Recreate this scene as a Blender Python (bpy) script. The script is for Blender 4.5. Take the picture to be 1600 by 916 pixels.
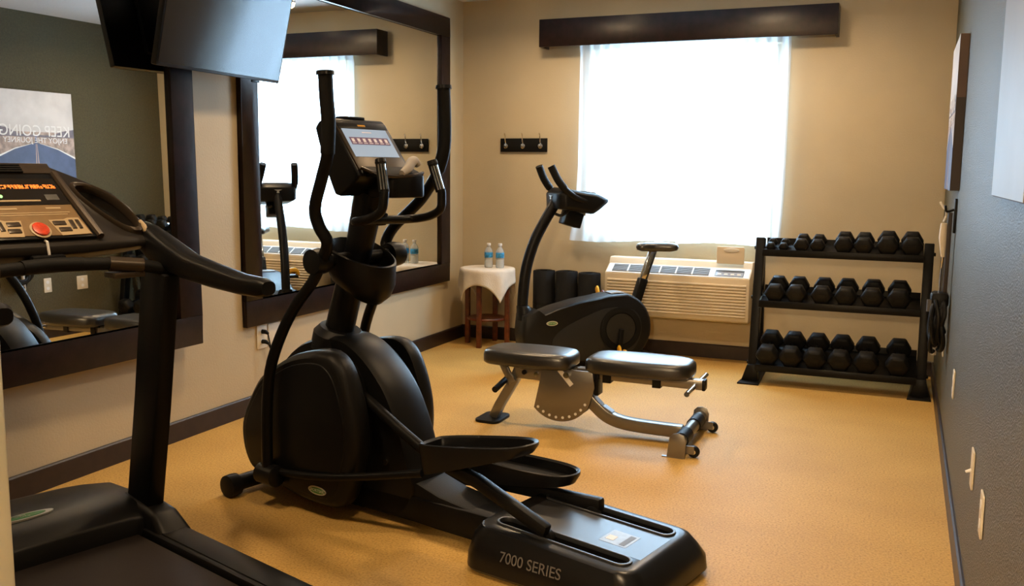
import bpy, bmesh, math, random
from mathutils import Vector, Matrix
random.seed(7)
R = math.radians
for o in list(bpy.data.objects): bpy.data.objects.remove(o)
sc = bpy.context.scene
COL = sc.collection
W, H = 3.50, 2.64            # room width and ceiling height (x from mirrors to green wall, y towards the window wall at y = 0)

# ------------------------------------------------------------------ camera, world, exposure
def camera():
    yaw, pit, rol = 0.3962, -0.1316, 0.0099
    fw = Vector((-math.sin(yaw)*math.cos(pit), math.cos(yaw)*math.cos(pit), math.sin(pit)))
    r = Vector((math.cos(yaw), math.sin(yaw), 0)); u = r.cross(fw)
    r2 = r*math.cos(rol) + u*math.sin(rol); u2 = u*math.cos(rol) - r*math.sin(rol)
    cd = bpy.data.cameras.new('camera'); co = bpy.data.objects.new('camera', cd); COL.objects.link(co)
    m = Matrix((( r2.x, u2.x, -fw.x, 3.2596), (r2.y, u2.y, -fw.y, -6.7552), (r2.z, u2.z, -fw.z, 1.3509), (0, 0, 0, 1)))
    co.matrix_world = m
    cd.sensor_width = 36; cd.lens = 36*1457.0/1600; cd.clip_start = 0.02
    sc.camera = co
camera()
wd = bpy.data.worlds.new('daylight'); sc.world = wd; wd.use_nodes = True
bg = wd.node_tree.nodes['Background']; bg.inputs[0].default_value = (0.52, 0.74, 1.0, 1); bg.inputs[1].default_value = 30.0
sc.view_settings.view_transform = 'Standard'; sc.view_settings.look = 'None'
sc.view_settings.gamma = 1; sc.view_settings.use_curve_mapping = False
sc.view_settings.exposure = 0.0
sc.cycles.max_bounces = 10; sc.cycles.diffuse_bounces = 5; sc.cycles.glossy_bounces = 5
sc.cycles.transmission_bounces = 6; sc.cycles.transparent_max_bounces = 10
sc.cycles.sample_clamp_indirect = 40.0; sc.cycles.caustics_reflective = False; sc.cycles.caustics_refractive = False
LAMP = 12.0; DOWN = 16.0   # warm ceiling lights: diffuser glow and lamp power
HALL = 40.0

# ------------------------------------------------------------------ materials
def P(name, col, rough=0.5, metal=0.0, var=0.0, vs=8.0, col2=None, bump=0.0, bs=60.0, spec=0.5, emit=None, es=0.0, trans=0.0, coat=0.0, detail=3.0):
    m = bpy.data.materials.new(name); m.use_nodes = True
    nt = m.node_tree; b = nt.nodes['Principled BSDF']
    b.inputs['Base Color'].default_value = (*col, 1); b.inputs['Roughness'].default_value = rough
    b.inputs['Metallic'].default_value = metal; b.inputs['Specular IOR Level'].default_value = spec
    b.inputs['Transmission Weight'].default_value = trans; b.inputs['Coat Weight'].default_value = coat; b.inputs['Coat Roughness'].default_value = rough*0.9
    if emit:
        b.inputs['Emission Color'].default_value = (*emit, 1); b.inputs['Emission Strength'].default_value = es
    tc = nt.nodes.new('ShaderNodeTexCoord')
    if var > 0 or col2:
        n = nt.nodes.new('ShaderNodeTexNoise'); n.inputs['Scale'].default_value = vs; n.inputs['Detail'].default_value = detail
        nt.links.new(tc.outputs['Object'], n.inputs['Vector'])
        rp = nt.nodes.new('ShaderNodeValToRGB')
        c2 = col2 if col2 else tuple(c*(1-var) for c in col)
        c1 = col if col2 else tuple(min(1, c*(1+var)) for c in col)
        rp.color_ramp.elements[0].color = (*c2, 1); rp.color_ramp.elements[1].color = (*c1, 1)
        rp.color_ramp.elements[0].position = 0.36; rp.color_ramp.elements[1].position = 0.64
        nt.links.new(n.outputs['Fac'], rp.inputs['Fac']); nt.links.new(rp.outputs['Color'], b.inputs['Base Color'])
    if bump > 0:
        n2 = nt.nodes.new('ShaderNodeTexNoise'); n2.inputs['Scale'].default_value = bs; n2.inputs['Detail'].default_value = 4
        nt.links.new(tc.outputs['Object'], n2.inputs['Vector'])
        bp = nt.nodes.new('ShaderNodeBump'); bp.inputs['Strength'].default_value = bump; bp.inputs['Distance'].default_value = 0.01
        nt.links.new(n2.outputs['Fac'], bp.inputs['Height']); nt.links.new(bp.outputs['Normal'], b.inputs['Normal'])
    return m
M = {}
M['beige'] = P('beige_paint', (0.53, 0.445, 0.295), 0.6, bump=0.12, bs=90, var=0.03, vs=3)
M['green'] = P('olive_textured_paint', (0.086, 0.073, 0.032), 0.42, bump=1.0, bs=170, var=0.15, vs=60, spec=0.5)
M['ceil'] = P('ceiling_paint', (0.74, 0.74, 0.74), 0.8, bump=0.3, bs=70)
M['white_trim'] = P('white_trim_paint', (0.80, 0.80, 0.70), 0.45)
M['base'] = P('espresso_baseboard', (0.022, 0.012, 0.009), 0.4, var=0.2, vs=20)
M['wood'] = P('espresso_wood', (0.012, 0.005, 0.0045), 0.34, spec=0.3, var=0.35, vs=18, bump=0.05, bs=40)
M['cherry'] = P('cherry_wood', (0.13, 0.030, 0.010), 0.35, var=0.3, vs=25)
def floor_mat():
    m = P('speckled_tan_floor', (0.60, 0.40, 0.16), 0.62, bump=0.10, bs=300)
    nt = m.node_tree; b = nt.nodes['Principled BSDF']
    tc = nt.nodes.new('ShaderNodeTexCoord')
    n = nt.nodes.new('ShaderNodeTexNoise'); n.inputs['Scale'].default_value = 120; n.inputs['Detail'].default_value = 6; n.inputs['Roughness'].default_value = 0.7
    n2 = nt.nodes.new('ShaderNodeTexNoise'); n2.inputs['Scale'].default_value = 2.2; n2.inputs['Detail'].default_value = 3
    for q in (n, n2): nt.links.new(tc.outputs['Object'], q.inputs['Vector'])
    rp = nt.nodes.new('ShaderNodeValToRGB'); e = rp.color_ramp.elements
    e[0].position = 0.33; e[0].color = (0.28, 0.155, 0.038, 1); e[1].position = 0.62; e[1].color = (0.66, 0.415, 0.120, 1)
    k = rp.color_ramp.elements.new(0.45); k.color = (0.54, 0.325, 0.083, 1)
    mx = nt.nodes.new('ShaderNodeMix'); mx.data_type = 'RGBA'; mx.blend_type = 'MULTIPLY'
    rp2 = nt.nodes.new('ShaderNodeValToRGB'); rp2.color_ramp.elements[0].color = (0.9, 0.88, 0.85, 1); rp2.color_ramp.elements[1].color = (1, 1, 1, 1)
    rp2.color_ramp.elements[0].position = 0.35; rp2.color_ramp.elements[1].position = 0.65
    nt.links.new(n.outputs['Fac'], rp.inputs['Fac']); nt.links.new(n2.outputs['Fac'], rp2.inputs['Fac'])
    mx.inputs['Factor'].default_value = 1
    nt.links.new(rp.outputs['Color'], mx.inputs['A']); nt.links.new(rp2.outputs['Color'], mx.inputs['B'])
    nt.links.new(mx.outputs['Result'], b.inputs['Base Color'])
    return m
M['floor'] = floor_mat()
M['mirror'] = P('silvered_glass', (0.88, 0.90, 0.89), 0.0, 1.0)
M['black'] = P('black_plastic', (0.006, 0.006, 0.0065), 0.36, spec=0.2, bump=0.05, bs=400)
M['black_gloss'] = P('glossy_black_plastic', (0.005, 0.005, 0.0055), 0.28, spec=0.35)
M['charcoal'] = P('charcoal_plastic', (0.0075, 0.0072, 0.0072), 0.40, spec=0.2, bump=0.06, bs=500)
M['shadowy'] = P('deep_black_recess', (0.003, 0.003, 0.003), 0.7, spec=0.2)
M['grip'] = P('foam_rubber_grip', (0.006, 0.006, 0.006), 0.6, spec=0.18, bump=0.1, bs=300)
M['rubber'] = P('black_rubber', (0.006, 0.006, 0.0062), 0.5, spec=0.18, bump=0.1, bs=200)
M['steel_black'] = P('black_powder_coat', (0.006, 0.0058, 0.0058), 0.40, spec=0.14, bump=0.04, bs=500)
M['silver'] = P('silver_powder_coat', (0.22, 0.205, 0.185), 0.32, 0.75, bump=0.02, bs=500)
M['chrome'] = P('chrome', (0.75, 0.75, 0.75), 0.12, 1.0)
M['vinyl'] = P('black_vinyl', (0.006, 0.006, 0.007), 0.34, spec=0.8, coat=0.25, bump=0.05, bs=250)
M['belt'] = P('treadmill_belt', (0.018, 0.013, 0.011), 0.6, spec=0.18, bump=0.15, bs=350)
M['panel'] = P('bronze_keypad_film', (0.20, 0.125, 0.055), 0.4, var=0.1, vs=20)
M['panel_light'] = P('pale_keypad_border', (0.42, 0.32, 0.19), 0.4)
M['bezel'] = P('dark_champagne_plastic', (0.050, 0.036, 0.024), 0.34, 0.3)
M['console'] = P('console_plastic', (0.016, 0.013, 0.011), 0.36, spec=0.4)
M['panel_satin'] = P('satin_cover_panel', (0.020, 0.021, 0.024), 0.36, spec=0.9)
M['panel_side'] = P('side_panel_plastic', (0.017, 0.017, 0.0175), 0.45, spec=0.25)
M['display'] = P('smoked_display', (0.012, 0.010, 0.008), 0.15)
M['led'] = P('orange_led', (0.9, 0.2, 0.03), 0.5, emit=(1.0, 0.22, 0.03), es=1.3)
M['led_green'] = P('green_led', (0.2, 0.8, 0.2), 0.5, emit=(0.4, 1.0, 0.3), es=1.2)
M['red'] = P('red_button', (0.55, 0.045, 0.012), 0.35, var=0.2, vs=90)
M['yellow'] = P('yellow_plastic', (0.85, 0.42, 0.02), 0.4)
M['maroon'] = P('maroon_plastic', (0.10, 0.012, 0.012), 0.4)
M['screen'] = P('lit_screen', (0.3, 0.38, 0.5), 0.2, emit=(0.33, 0.46, 0.62), es=0.55)
M['screen_dark'] = P('screen_icons', (0.15, 0.08, 0.14), 0.3, emit=(0.22, 0.15, 0.25), es=0.25)
M['screen_pale'] = P('screen_icon_glyph', (0.8, 0.7, 0.7), 0.3, emit=(0.7, 0.62, 0.62), es=0.35)
M['tv'] = P('tv_glass', (0.005, 0.005, 0.006), 0.10, spec=0.4)
M['plate'] = P('ivory_plate', (0.74, 0.68, 0.56), 0.4)
M['ptac'] = P('almond_plastic', (0.68, 0.58, 0.43), 0.45)
M['ptac_top'] = P('pale_almond_plastic', (0.74, 0.70, 0.62), 0.4)
M['vent_grey'] = P('vent_grey', (0.30, 0.29, 0.28), 0.5)
M['grille'] = P('grey_grille', (0.07, 0.07, 0.07), 0.5)
M['cloth'] = P('cream_cloth', (0.80, 0.74, 0.65), 0.85, bump=0.3, bs=160, var=0.05, vs=14)
M['label_blue'] = P('blue_label', (0.05, 0.30, 0.62), 0.4, var=0.35, vs=60)
M['cap'] = P('white_cap', (0.85, 0.85, 0.85), 0.4)
M['mat'] = P('black_foam_mat', (0.007, 0.007, 0.0075), 0.7, spec=0.25, bump=0.2, bs=120)
M['badge_green'] = P('green_badge', (0.05, 0.22, 0.06), 0.35)
M['badge_silver'] = P('silver_badge', (0.62, 0.62, 0.56), 0.3, 0.4)
M['grey_mark'] = P('grey_lettering', (0.12, 0.112, 0.108), 0.5)
M['sticker_and_glare'] = P('warning_sticker_and_glare', (0.30, 0.32, 0.36), 0.35, var=0.1, vs=60)  # label film; same grey also paints window glare on the bench tube
M['towel'] = P('grey_speaker_cloth', (0.50, 0.47, 0.44), 0.7)
M['sky_print'] = P('print_pale_sky', (0.60, 0.57, 0.55), 0.5, var=0.10, vs=6)
M['land_print'] = P('print_dry_land', (0.36, 0.26, 0.20), 0.5, var=0.35, vs=25)
M['road_print'] = P('print_blue_road', (0.060, 0.075, 0.16), 0.5, var=0.15, vs=12)
M['hill_print'] = P('print_dark_hills', (0.16, 0.13, 0.15), 0.5, var=0.3, vs=20)
M['white_print'] = P('print_white', (0.78, 0.76, 0.74), 0.5)
M['line_print'] = P('print_lane_line', (0.55, 0.38, 0.30), 0.5)
M['canvas_side'] = P('canvas_edge', (0.12, 0.075, 0.06), 0.6)
M['canvas_side_dark'] = P('canvas_edge_dark', (0.03, 0.022, 0.022), 0.6)
M['poster_pale'] = P('pale_blue_print', (0.42, 0.46, 0.52), 0.5, spec=0.3, var=0.04, vs=3)
M['rope'] = P('white_rope', (0.72, 0.66, 0.55), 0.7)
M['lamp'] = P('lamp_diffuser', (0.9, 0.85, 0.75), 0.4, emit=(1.0, 0.73, 0.42), es=LAMP)
M['hall_lamp'] = P('hall_lamp_diffuser', (0.9, 0.85, 0.75), 0.4, emit=(1.0, 0.76, 0.47), es=HALL)
def water_bottle_mat():
    m = bpy.data.materials.new('clear_bottle_plastic'); m.use_nodes = True; nt = m.node_tree
    b = nt.nodes['Principled BSDF']; b.inputs['Base Color'].default_value = (0.93, 0.96, 0.97, 1); b.inputs['Roughness'].default_value = 0.12
    b.inputs['Transmission Weight'].default_value = 0.2
    t = nt.nodes.new('ShaderNodeBsdfTransparent'); t.inputs[0].default_value = (0.93, 0.95, 0.96, 1)
    mx = nt.nodes.new('ShaderNodeMixShader'); mx.inputs[0].default_value = 0.38
    nt.links.new(t.outputs[0], mx.inputs[1]); nt.links.new(b.outputs[0], mx.inputs[2])
    nt.links.new(mx.outputs[0], nt.nodes['Material Output'].inputs['Surface'])
    return m
M['bottle'] = water_bottle_mat()
def sheer_mat():
    m = bpy.data.materials.new('white_sheer_voile'); m.use_nodes = True; nt = m.node_tree
    for n in list(nt.nodes):
        if n.type == 'BSDF_PRINCIPLED': nt.nodes.remove(n)
    tr = nt.nodes.new('ShaderNodeBsdfTransparent'); tr.inputs[0].default_value = (0.95, 0.97, 1, 1)
    tl = nt.nodes.new('ShaderNodeBsdfTranslucent'); tl.inputs[0].default_value = (0.90, 0.92, 0.95, 1)
    df = nt.nodes.new('ShaderNodeBsdfDiffuse'); df.inputs[0].default_value = (0.78, 0.80, 0.82, 1)
    a = nt.nodes.new('ShaderNodeMixShader'); a.inputs[0].default_value = 0.5
    b = nt.nodes.new('ShaderNodeMixShader'); b.inputs[0].default_value = 0.62
    nt.links.new(tl.outputs[0], a.inputs[1]); nt.links.new(df.outputs[0], a.inputs[2])
    nt.links.new(tr.outputs[0], b.inputs[1]); nt.links.new(a.outputs[0], b.inputs[2])
    nt.links.new(b.outputs[0], nt.nodes['Material Output'].inputs['Surface'])
    return m
M['sheer'] = sheer_mat()
def pane_mat():
    m = bpy.data.materials.new('window_pane_glass'); m.use_nodes = True; nt = m.node_tree
    for n in list(nt.nodes):
        if n.type == 'BSDF_PRINCIPLED': nt.nodes.remove(n)
    tr = nt.nodes.new('ShaderNodeBsdfTransparent'); tr.inputs[0].default_value = (0.93, 0.96, 0.95, 1)
    g = nt.nodes.new('ShaderNodeBsdfGlossy'); g.inputs['Roughness'].default_value = 0.02
    b = nt.nodes.new('ShaderNodeMixShader'); b.inputs[0].default_value = 0.06
    nt.links.new(tr.outputs[0], b.inputs[1]); nt.links.new(g.outputs[0], b.inputs[2])
    nt.links.new(b.outputs[0], nt.nodes['Material Output'].inputs['Surface'])
    return m
M['pane'] = pane_mat()

# ------------------------------------------------------------------ mesh helpers
def spline(pts, n=6, closed=False):
    pts = [Vector(p) for p in pts]; out = []; N = len(pts)
    rng = range(N if closed else N-1)
    for i in rng:
        if closed: p0, p1, p2, p3 = pts[i-1], pts[i], pts[(i+1) % N], pts[(i+2) % N]
        else: p0, p1, p2, p3 = pts[max(i-1, 0)], pts[i], pts[i+1], pts[min(i+2, N-1)]
        for k in range(n):
            t = k/n
            out.append(0.5*((2*p1) + (p2-p0)*t + (2*p0-5*p1+4*p2-p3)*t*t + (3*p1-p0-3*p2+p3)*t*t*t))
    if not closed: out.append(pts[-1])
    return out
class MB:
    def __init__(s): s.v = []; s.f = []
    def add(s, vs, fs):
        o = len(s.v); s.v += [tuple(v) for v in vs]; s.f += [tuple(i+o for i in f) for f in fs]; return s
    def box(s, a, b):
        x0, y0, z0 = a; x1, y1, z1 = b
        return s.add([(x0,y0,z0),(x1,y0,z0),(x1,y1,z0),(x0,y1,z0),(x0,y0,z1),(x1,y0,z1),(x1,y1,z1),(x0,y1,z1)],
                     [(0,3,2,1),(4,5,6,7),(0,1,5,4),(1,2,6,5),(2,3,7,6),(3,0,4,7)])
    def obox(s, c, size, rot):                      # box turned by an Euler rotation
        m = Matrix.Translation(c) @ rot.to_matrix().to_4x4() if hasattr(rot, 'to_matrix') else Matrix.Translation(c) @ rot
        h = [q/2 for q in size]
        vs = [m @ Vector((sx*h[0], sy*h[1], sz*h[2])) for sz in (-1,1) for sx, sy in ((-1,-1),(1,-1),(1,1),(-1,1))]
        return s.add(vs, [(0,3,2,1),(4,5,6,7),(0,1,5,4),(1,2,6,5),(2,3,7,6),(3,0,4,7)])
    def loft(s, rings, cap=True, closed=True):
        n = len(rings[0]); vs = [p for r in rings for p in r]; fs = []
        for i in range(len(rings)-1):
            for j in range(n if closed else n-1):
                k = (j+1) % n
                fs.append((i*n+j, i*n+k, (i+1)*n+k, (i+1)*n+j))
        if cap:
            fs.append(tuple(range(n-1, -1, -1))); fs.append(tuple((len(rings)-1)*n+j for j in range(n)))
        return s.add(vs, fs)
    def prism(s, poly, a, b, axis='y'):
        f = {'y': lambda p, t: (p[0], t, p[1]), 'z': lambda p, t: (p[0], p[1], t), 'x': lambda p, t: (t, p[0], p[1])}[axis]
        return s.loft([[f(p, a) for p in poly], [f(p, b) for p in poly]])
    def tube(s, path, r, n=12, smooth=0, flat=1.0, up=None):
        pts = [Vector(p) for p in path]
        rr = list(r) if isinstance(r, (list, tuple)) else [r]*len(pts)
        if smooth:
            q = spline(pts, smooth); k = []
            for i in range(len(pts)-1):
                k += [rr[i]+(rr[i+1]-rr[i])*j/smooth for j in range(smooth)]
            k.append(rr[-1]); pts, rr = q, k
        rings = []; prev = None
        for i, p in enumerate(pts):
            d = (pts[min(i+1, len(pts)-1)] - pts[max(i-1, 0)]).normalized()
            if prev is None:
                ref = Vector(up) if up else (Vector((0,0,1)) if abs(d.z) < 0.9 else Vector((1,0,0)))
                a = (ref - d*ref.dot(d)).normalized()
            else: a = (prev - d*prev.dot(d)).normalized()
            prev = a; b = d.cross(a)
            rings.append([p + a*math.cos(2*math.pi*j/n)*rr[i] + b*math.sin(2*math.pi*j/n)*rr[i]*flat for j in range(n)])
        return s.loft(rings)
    def bar(s, path, w, h, up=(0,0,1), smooth=0):           # rectangular section: w sideways, h along up
        pts = [Vector(p) for p in path]
        if smooth: pts = spline(pts, smooth)
        rings = []; upv = Vector(up)
        for i, p in enumerate(pts):
            d = (pts[min(i+1, len(pts)-1)] - pts[max(i-1, 0)]).normalized()
            a = (upv - d*upv.dot(d)).normalized(); b = d.cross(a)
            rings.append([p + a*sa*h/2 + b*sb*w/2 for sa, sb in ((1,1),(1,-1),(-1,-1),(-1,1))])
        return s.loft(rings)
    def lathe(s, prof, c=(0,0,0), axis='z', n=24):
        rings = []
        for r, z in prof:
            ring = []
            for j in range(n):
                a = 2*math.pi*j/n; x, y = r*math.cos(a), r*math.sin(a)
                q = {'z': (x, y, z), 'y': (x, z, -y), 'x': (z, x, y)}[axis]
                ring.append((c[0]+q[0], c[1]+q[1], c[2]+q[2]))
            rings.append(ring)
        return s.loft(rings)
    def xf(s, m):
        s.v = [tuple(m @ Vector(v)) for v in s.v]; return s
    def build(s, name, mat, parent=None, bevel=0.0, seg=2, angle=32, smooth=True):
        bm = bmesh.new(); vs = [bm.verts.new(v) for v in s.v]
        for f in s.f:
            try: bm.faces.new([vs[i] for i in f])
            except ValueError: pass
        bmesh.ops.remove_doubles(bm, verts=bm.verts, dist=1e-6)
        bmesh.ops.recalc_face_normals(bm, faces=bm.faces)
        if bevel > 0:
            es = [e for e in bm.edges if len(e.link_faces) == 2 and e.calc_face_angle(0) > R(28)]
            bmesh.ops.bevel(bm, geom=es, offset=bevel, segments=seg, profile=0.5, affect='EDGES', clamp_overlap=True)
        me = bpy.data.meshes.new(name); bm.to_mesh(me); bm.free()
        if smooth:
            me.polygons.foreach_set('use_smooth', [True]*len(me.polygons)); me.set_sharp_from_angle(angle=R(angle))
        me.materials.append(M[mat] if isinstance(mat, str) else mat)
        o = bpy.data.objects.new(name, me); COL.objects.link(o)
        if parent: o.parent = parent
        return o
def tag(o, label, cat, group=None):
    o['label'] = label; o['category'] = cat
    if group: o['group'] = group
    return o
def thing(name, label, cat, loc=(0,0,0), rz=0, group=None):
    o = bpy.data.objects.new(name, None); COL.objects.link(o); o.empty_display_size = 0.1
    o.location = loc; o.rotation_euler = (0, 0, rz)
    return tag(o, label, cat, group)
def struct(o): o['kind'] = 'structure'; return o
def text(name, body, size, mat, parent, loc, rot, ext=0.0006, align='CENTER', sx=1.0):
    c = bpy.data.curves.new(name, 'FONT'); c.body = body; c.size = size; c.extrude = ext; c.align_x = align; c.align_y = 'CENTER'
    tmp = bpy.data.objects.new(name, c); COL.objects.link(tmp)
    dg = bpy.context.evaluated_depsgraph_get(); me = bpy.data.meshes.new_from_object(tmp.evaluated_get(dg))
    bpy.data.objects.remove(tmp); me.materials.clear(); me.materials.append(M[mat])
    o = bpy.data.objects.new(name, me); COL.objects.link(o); o.parent = parent; o.location = loc; o.rotation_euler = rot; o.scale = (sx, 1, 1)
    return o
def cut(o, mb):                                   # carve a shape out of an object
    c = mb.build('cutter', 'black', o.parent); mod = o.modifiers.new('cut', 'BOOLEAN'); mod.object = c; mod.operation = 'DIFFERENCE'; mod.solver = 'EXACT'; bpy.context.view_layer.update()
    dg = bpy.context.evaluated_depsgraph_get(); me = bpy.data.meshes.new_from_object(o.evaluated_get(dg))
    o.modifiers.clear(); old = o.data; o.data = me; me.name = old.name; bpy.data.objects.remove(c)
    me.polygons.foreach_set('use_smooth', [True]*len(me.polygons)); me.set_sharp_from_angle(angle=R(32))
def copy_thing(root):
    r = root.copy(); COL.objects.link(r)
    for ch in root.children:
        c = ch.copy(); COL.objects.link(c); c.parent = r
        for g in ch.children:
            d = g.copy(); COL.objects.link(d); d.parent = c
    return r
def stadium(cx, cy, L, w, n=8):                   # rounded slot outline along x
    r = w/2; h = L/2 - r
    return [(cx+h+r*math.cos(a), cy+r*math.sin(a)) for a in [R(-90+180*i/n) for i in range(n+1)]] + \
           [(cx-h+r*math.cos(a), cy+r*math.sin(a)) for a in [R(90+180*i/n) for i in range(n+1)]]
def ellipse(cx, cy, a, b, n=24): return [(cx+a*math.cos(2*math.pi*i/n), cy+b*math.sin(2*math.pi*i/n)) for i in range(n)]
def rrect(x0, y0, x1, y1, r, n=4):
    out = []
    for cx, cy, a0 in ((x1-r, y0+r, -90), (x1-r, y1-r, 0), (x0+r, y1-r, 90), (x0+r, y0+r, 180)):
        out += [(cx+r*math.cos(R(a0+90*i/n)), cy+r*math.sin(R(a0+90*i/n))) for i in range(n+1)]
    return out

# ------------------------------------------------------------------ the room
YF = -6.20; YE = -8.4; JX = 2.537                  # front wall, end of the hall behind the doorway, doorway jamb
WX0, WX1, WZ0, WZ1 = 1.06, 2.42, 0.865, 2.235       # window opening
struct(MB().box((-0.15, YE, -0.1), (W+0.15, 0.2, 0)).build('floor', 'floor', smooth=False))
struct(MB().box((-0.15, YE, H), (W+0.15, 0.2, H+0.1)).build('ceiling', 'ceil', smooth=False))
struct(MB().box((-0.15, YE, 0), (0, 0.2, H)).build('wall_left', 'beige', smooth=False))
struct(MB().box((W, YE, 0), (W+0.15, 0.2, H)).build('wall_right', 'green', smooth=False))
b = MB()
b.box((0, 0, 0), (WX0, 0.2, H)); b.box((WX1, 0, 0), (W, 0.2, H)); b.box((WX0, 0, 0), (WX1, 0.2, WZ0)); b.box((WX0, 0, WZ1), (WX1, 0.2, H))
struct(b.build('wall_back', 'beige', smooth=False))
b = MB().box((0, YF-0.12, 0), (JX-0.02, YF, H)); b.box((JX-0.02, YF-0.12, 2.2), (W, YF, H))
struct(b.build('wall_front', 'beige', smooth=False))
struct(MB().box((0, YE-0.1, 0), (W, YE, H)).build('wall_hall', 'beige', smooth=False))
struct(MB().box((2.2, YE, 0), (2.3, YF-0.12, H)).build('wall_hall_side', 'beige', smooth=False))
b = MB().box((JX-0.02, YF-0.14, 0), (JX, YF+0.014, 2.2)); b.box((JX-0.085, YF, 0), (JX-0.02, YF+0.014, 2.26)); b.box((JX-0.02, YF, 2.2), (W-0.002, YF+0.014, 2.26))
struct(b.build('trim_1', 'white_trim', bevel=0.003))
struct(MB().prism([(0,0),(0.014,0),(0.014,0.094),(0.008,0.101),(0,0.101)], YF+0.016, 0, 'y').build('baseboard_left', 'base', smooth=False))
b = MB().prism([(0,0),(-0.014,0),(-0.014,0.094),(-0.008,0.101),(0,0.101)], 0.014, W-0.012, 'x')
struct(b.build('baseboard_back', 'base', smooth=False))
struct(MB().prism([(W,0),(W-0.012,0),(W-0.012,0.094),(W-0.006,0.101),(W,0.101)], YF+0.016, -0.014, 'y').build('baseboard_right', 'base', smooth=False))

# window: frame, two sliding sashes with their panes
wf = MB()
def frame_rect(b, x0, z0, x1, z1, w, y0, y1):
    b.box((x0, y0, z0), (x0+w, y1, z1)); b.box((x1-w, y0, z0), (x1, y1, z1)); b.box((x0+w, y0, z0), (x1-w, y1, z0+w)); b.box((x0+w, y0, z1-w), (x1-w, y1, z1))
frame_rect(wf, WX0, WZ0, WX1, WZ1, 0.035, 0.10, 0.17)
win = struct(wf.build('window_1', 'white_trim', bevel=0.003)); 
for x0, x1, y0 in ((WX0+0.035, 1.77, 0.105), (1.72, WX1-0.035, 0.138)):
    s_ = MB(); frame_rect(s_, x0, WZ0+0.035, x1, WZ1-0.035, 0.04, y0, y0+0.028)
    so = s_.build('sash', 'white_trim', win, bevel=0.003)
    MB().box((x0+0.038, y0+0.011, WZ0+0.073), (x1-0.038, y0+0.016, WZ1-0.073)).build('pane', 'pane', so, smooth=False)
pl = bpy.data.lights.new('window_daylight', 'AREA'); pl.shape = 'RECTANGLE'; pl.size = WX1-WX0; pl.size_y = WZ1-WZ0; pl.cycles.is_portal = True
po = bpy.data.objects.new('window_daylight', pl); COL.objects.link(po); po.location = ((WX0+WX1)/2, 0.19, (WZ0+WZ1)/2); po.rotation_euler = (R(-90), 0, 0)

# valance box over the window
va = thing('window_valance', 'long dark espresso wooden valance box above the curtained window', 'valance', (1.745, 0, 2.25))
MB().box((-1.045, -0.17, 0.0), (1.045, -0.15, 0.198)).build('front_board', 'wood', va, bevel=0.003)
for sx in (-1, 1):
    MB().box((min(sx*1.045, sx*1.025), -0.1495, 0.0), (max(sx*1.045, sx*1.025), -0.001, 0.198)).build('end_board', 'wood', va, bevel=0.002)
MB().box((-1.0245, -0.1495, 0.17), (1.0245, -0.001, 0.19)).build('top_board', 'wood', va)
# curtain rod hidden under the valance
rd = thing('curtain_rod', 'white curtain rod hidden behind the wooden valance', 'curtain rod', (0, 0, 0))
MB().tube([(0.96, -0.028, 2.285), (2.52, -0.028, 2.285)], 0.008).build('rod', 'cap', rd)
for x in (0.97, 2.51): MB().box((x-0.006, -0.028, 2.277), (x+0.006, -0.001, 2.293)).build('bracket', 'cap', rd)
# sheer panels
def sheer(x0, x1, label, seed, flare0=0.0, flare1=0.0):
    rnd = random.Random(seed); nx, nz = 150, 26; vs = []; fs = []
    ph = [rnd.uniform(0, 6.28) for _ in range(6)]
    for k in range(nz+1):
        t = k/nz; z = 2.315 - t*(2.315-0.833)
        for i in range(nx+1):
            u = i/nx; x = x0 + (x1-x0)*u + (flare0*(1-u)**6 + flare1*u**6)*max(0, t-0.6)**2*6
            a = 0.010 + 0.012*(1-t)
            y = -0.075 + a*math.sin(u*62+ph[0]) + 0.008*math.sin(u*27+ph[1]+t*0.8) + 0.010*t*math.sin(u*11+ph[2])
            zz = z + (0.012*math.sin(u*4.5+ph[3])*t if k == nz else 0)
            if abs(z-2.285) < 0.03: y = -0.075 + (y+0.075)*0.7 - 0.009
            vs.append((x, y, zz))
    for k in range(nz):
        for i in range(nx):
            a = k*(nx+1)+i; fs.append((a, a+1, a+nx+2, a+nx+1))
    o = MB().add(vs, fs).build('sheer_curtain', 'sheer', angle=180)
    tag(o, label, 'curtain'); return o
sheer(0.985, 1.743, 'white sheer curtain panel on the half of the window nearer the coat hooks', 3, -0.06)
sheer(1.747, 2.49, 'white sheer curtain panel on the half of the window nearer the dumbbell rack', 5, 0, -0.02)

# wall mirrors
def mirror(label, loc, rz, L, zb, zt, fw, shadow=0.03):
    t = thing('wall_mirror', label, 'mirror', loc, rz)
    f = MB(); d = 0.03
    f.box((0, -L, zb), (d, 0, zb+fw)); f.box((0, -L, zt-fw), (d, 0, zt)); f.box((0, -L, zb+fw), (d, -L+fw, zt-fw)); f.box((0, -fw, zb+fw), (d, 0, zt-fw))
    f.build('mirror_frame', 'wood', t, bevel=0.003)
    MB().box((0.002, -L+fw-0.005, zb+fw-0.005), (0.010, -fw+0.005, zt-fw+0.005)).build('mirror_glass', 'mirror', t, smooth=False)
    return t
mirror('framed wall mirror near the window corner, reflecting the curtain and bottles', (0.001, -0.29, 0), 0, 2.44, 0.488, 2.475, 0.142)
m1 = mirror('framed wall mirror behind the treadmill, reflecting the green wall and road picture', (0.082, -3.16, 0), R(-1.22), 2.30, 0.485, 2.475, 0.142)

m1.rotation_euler.y = R(-0.65)
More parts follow.
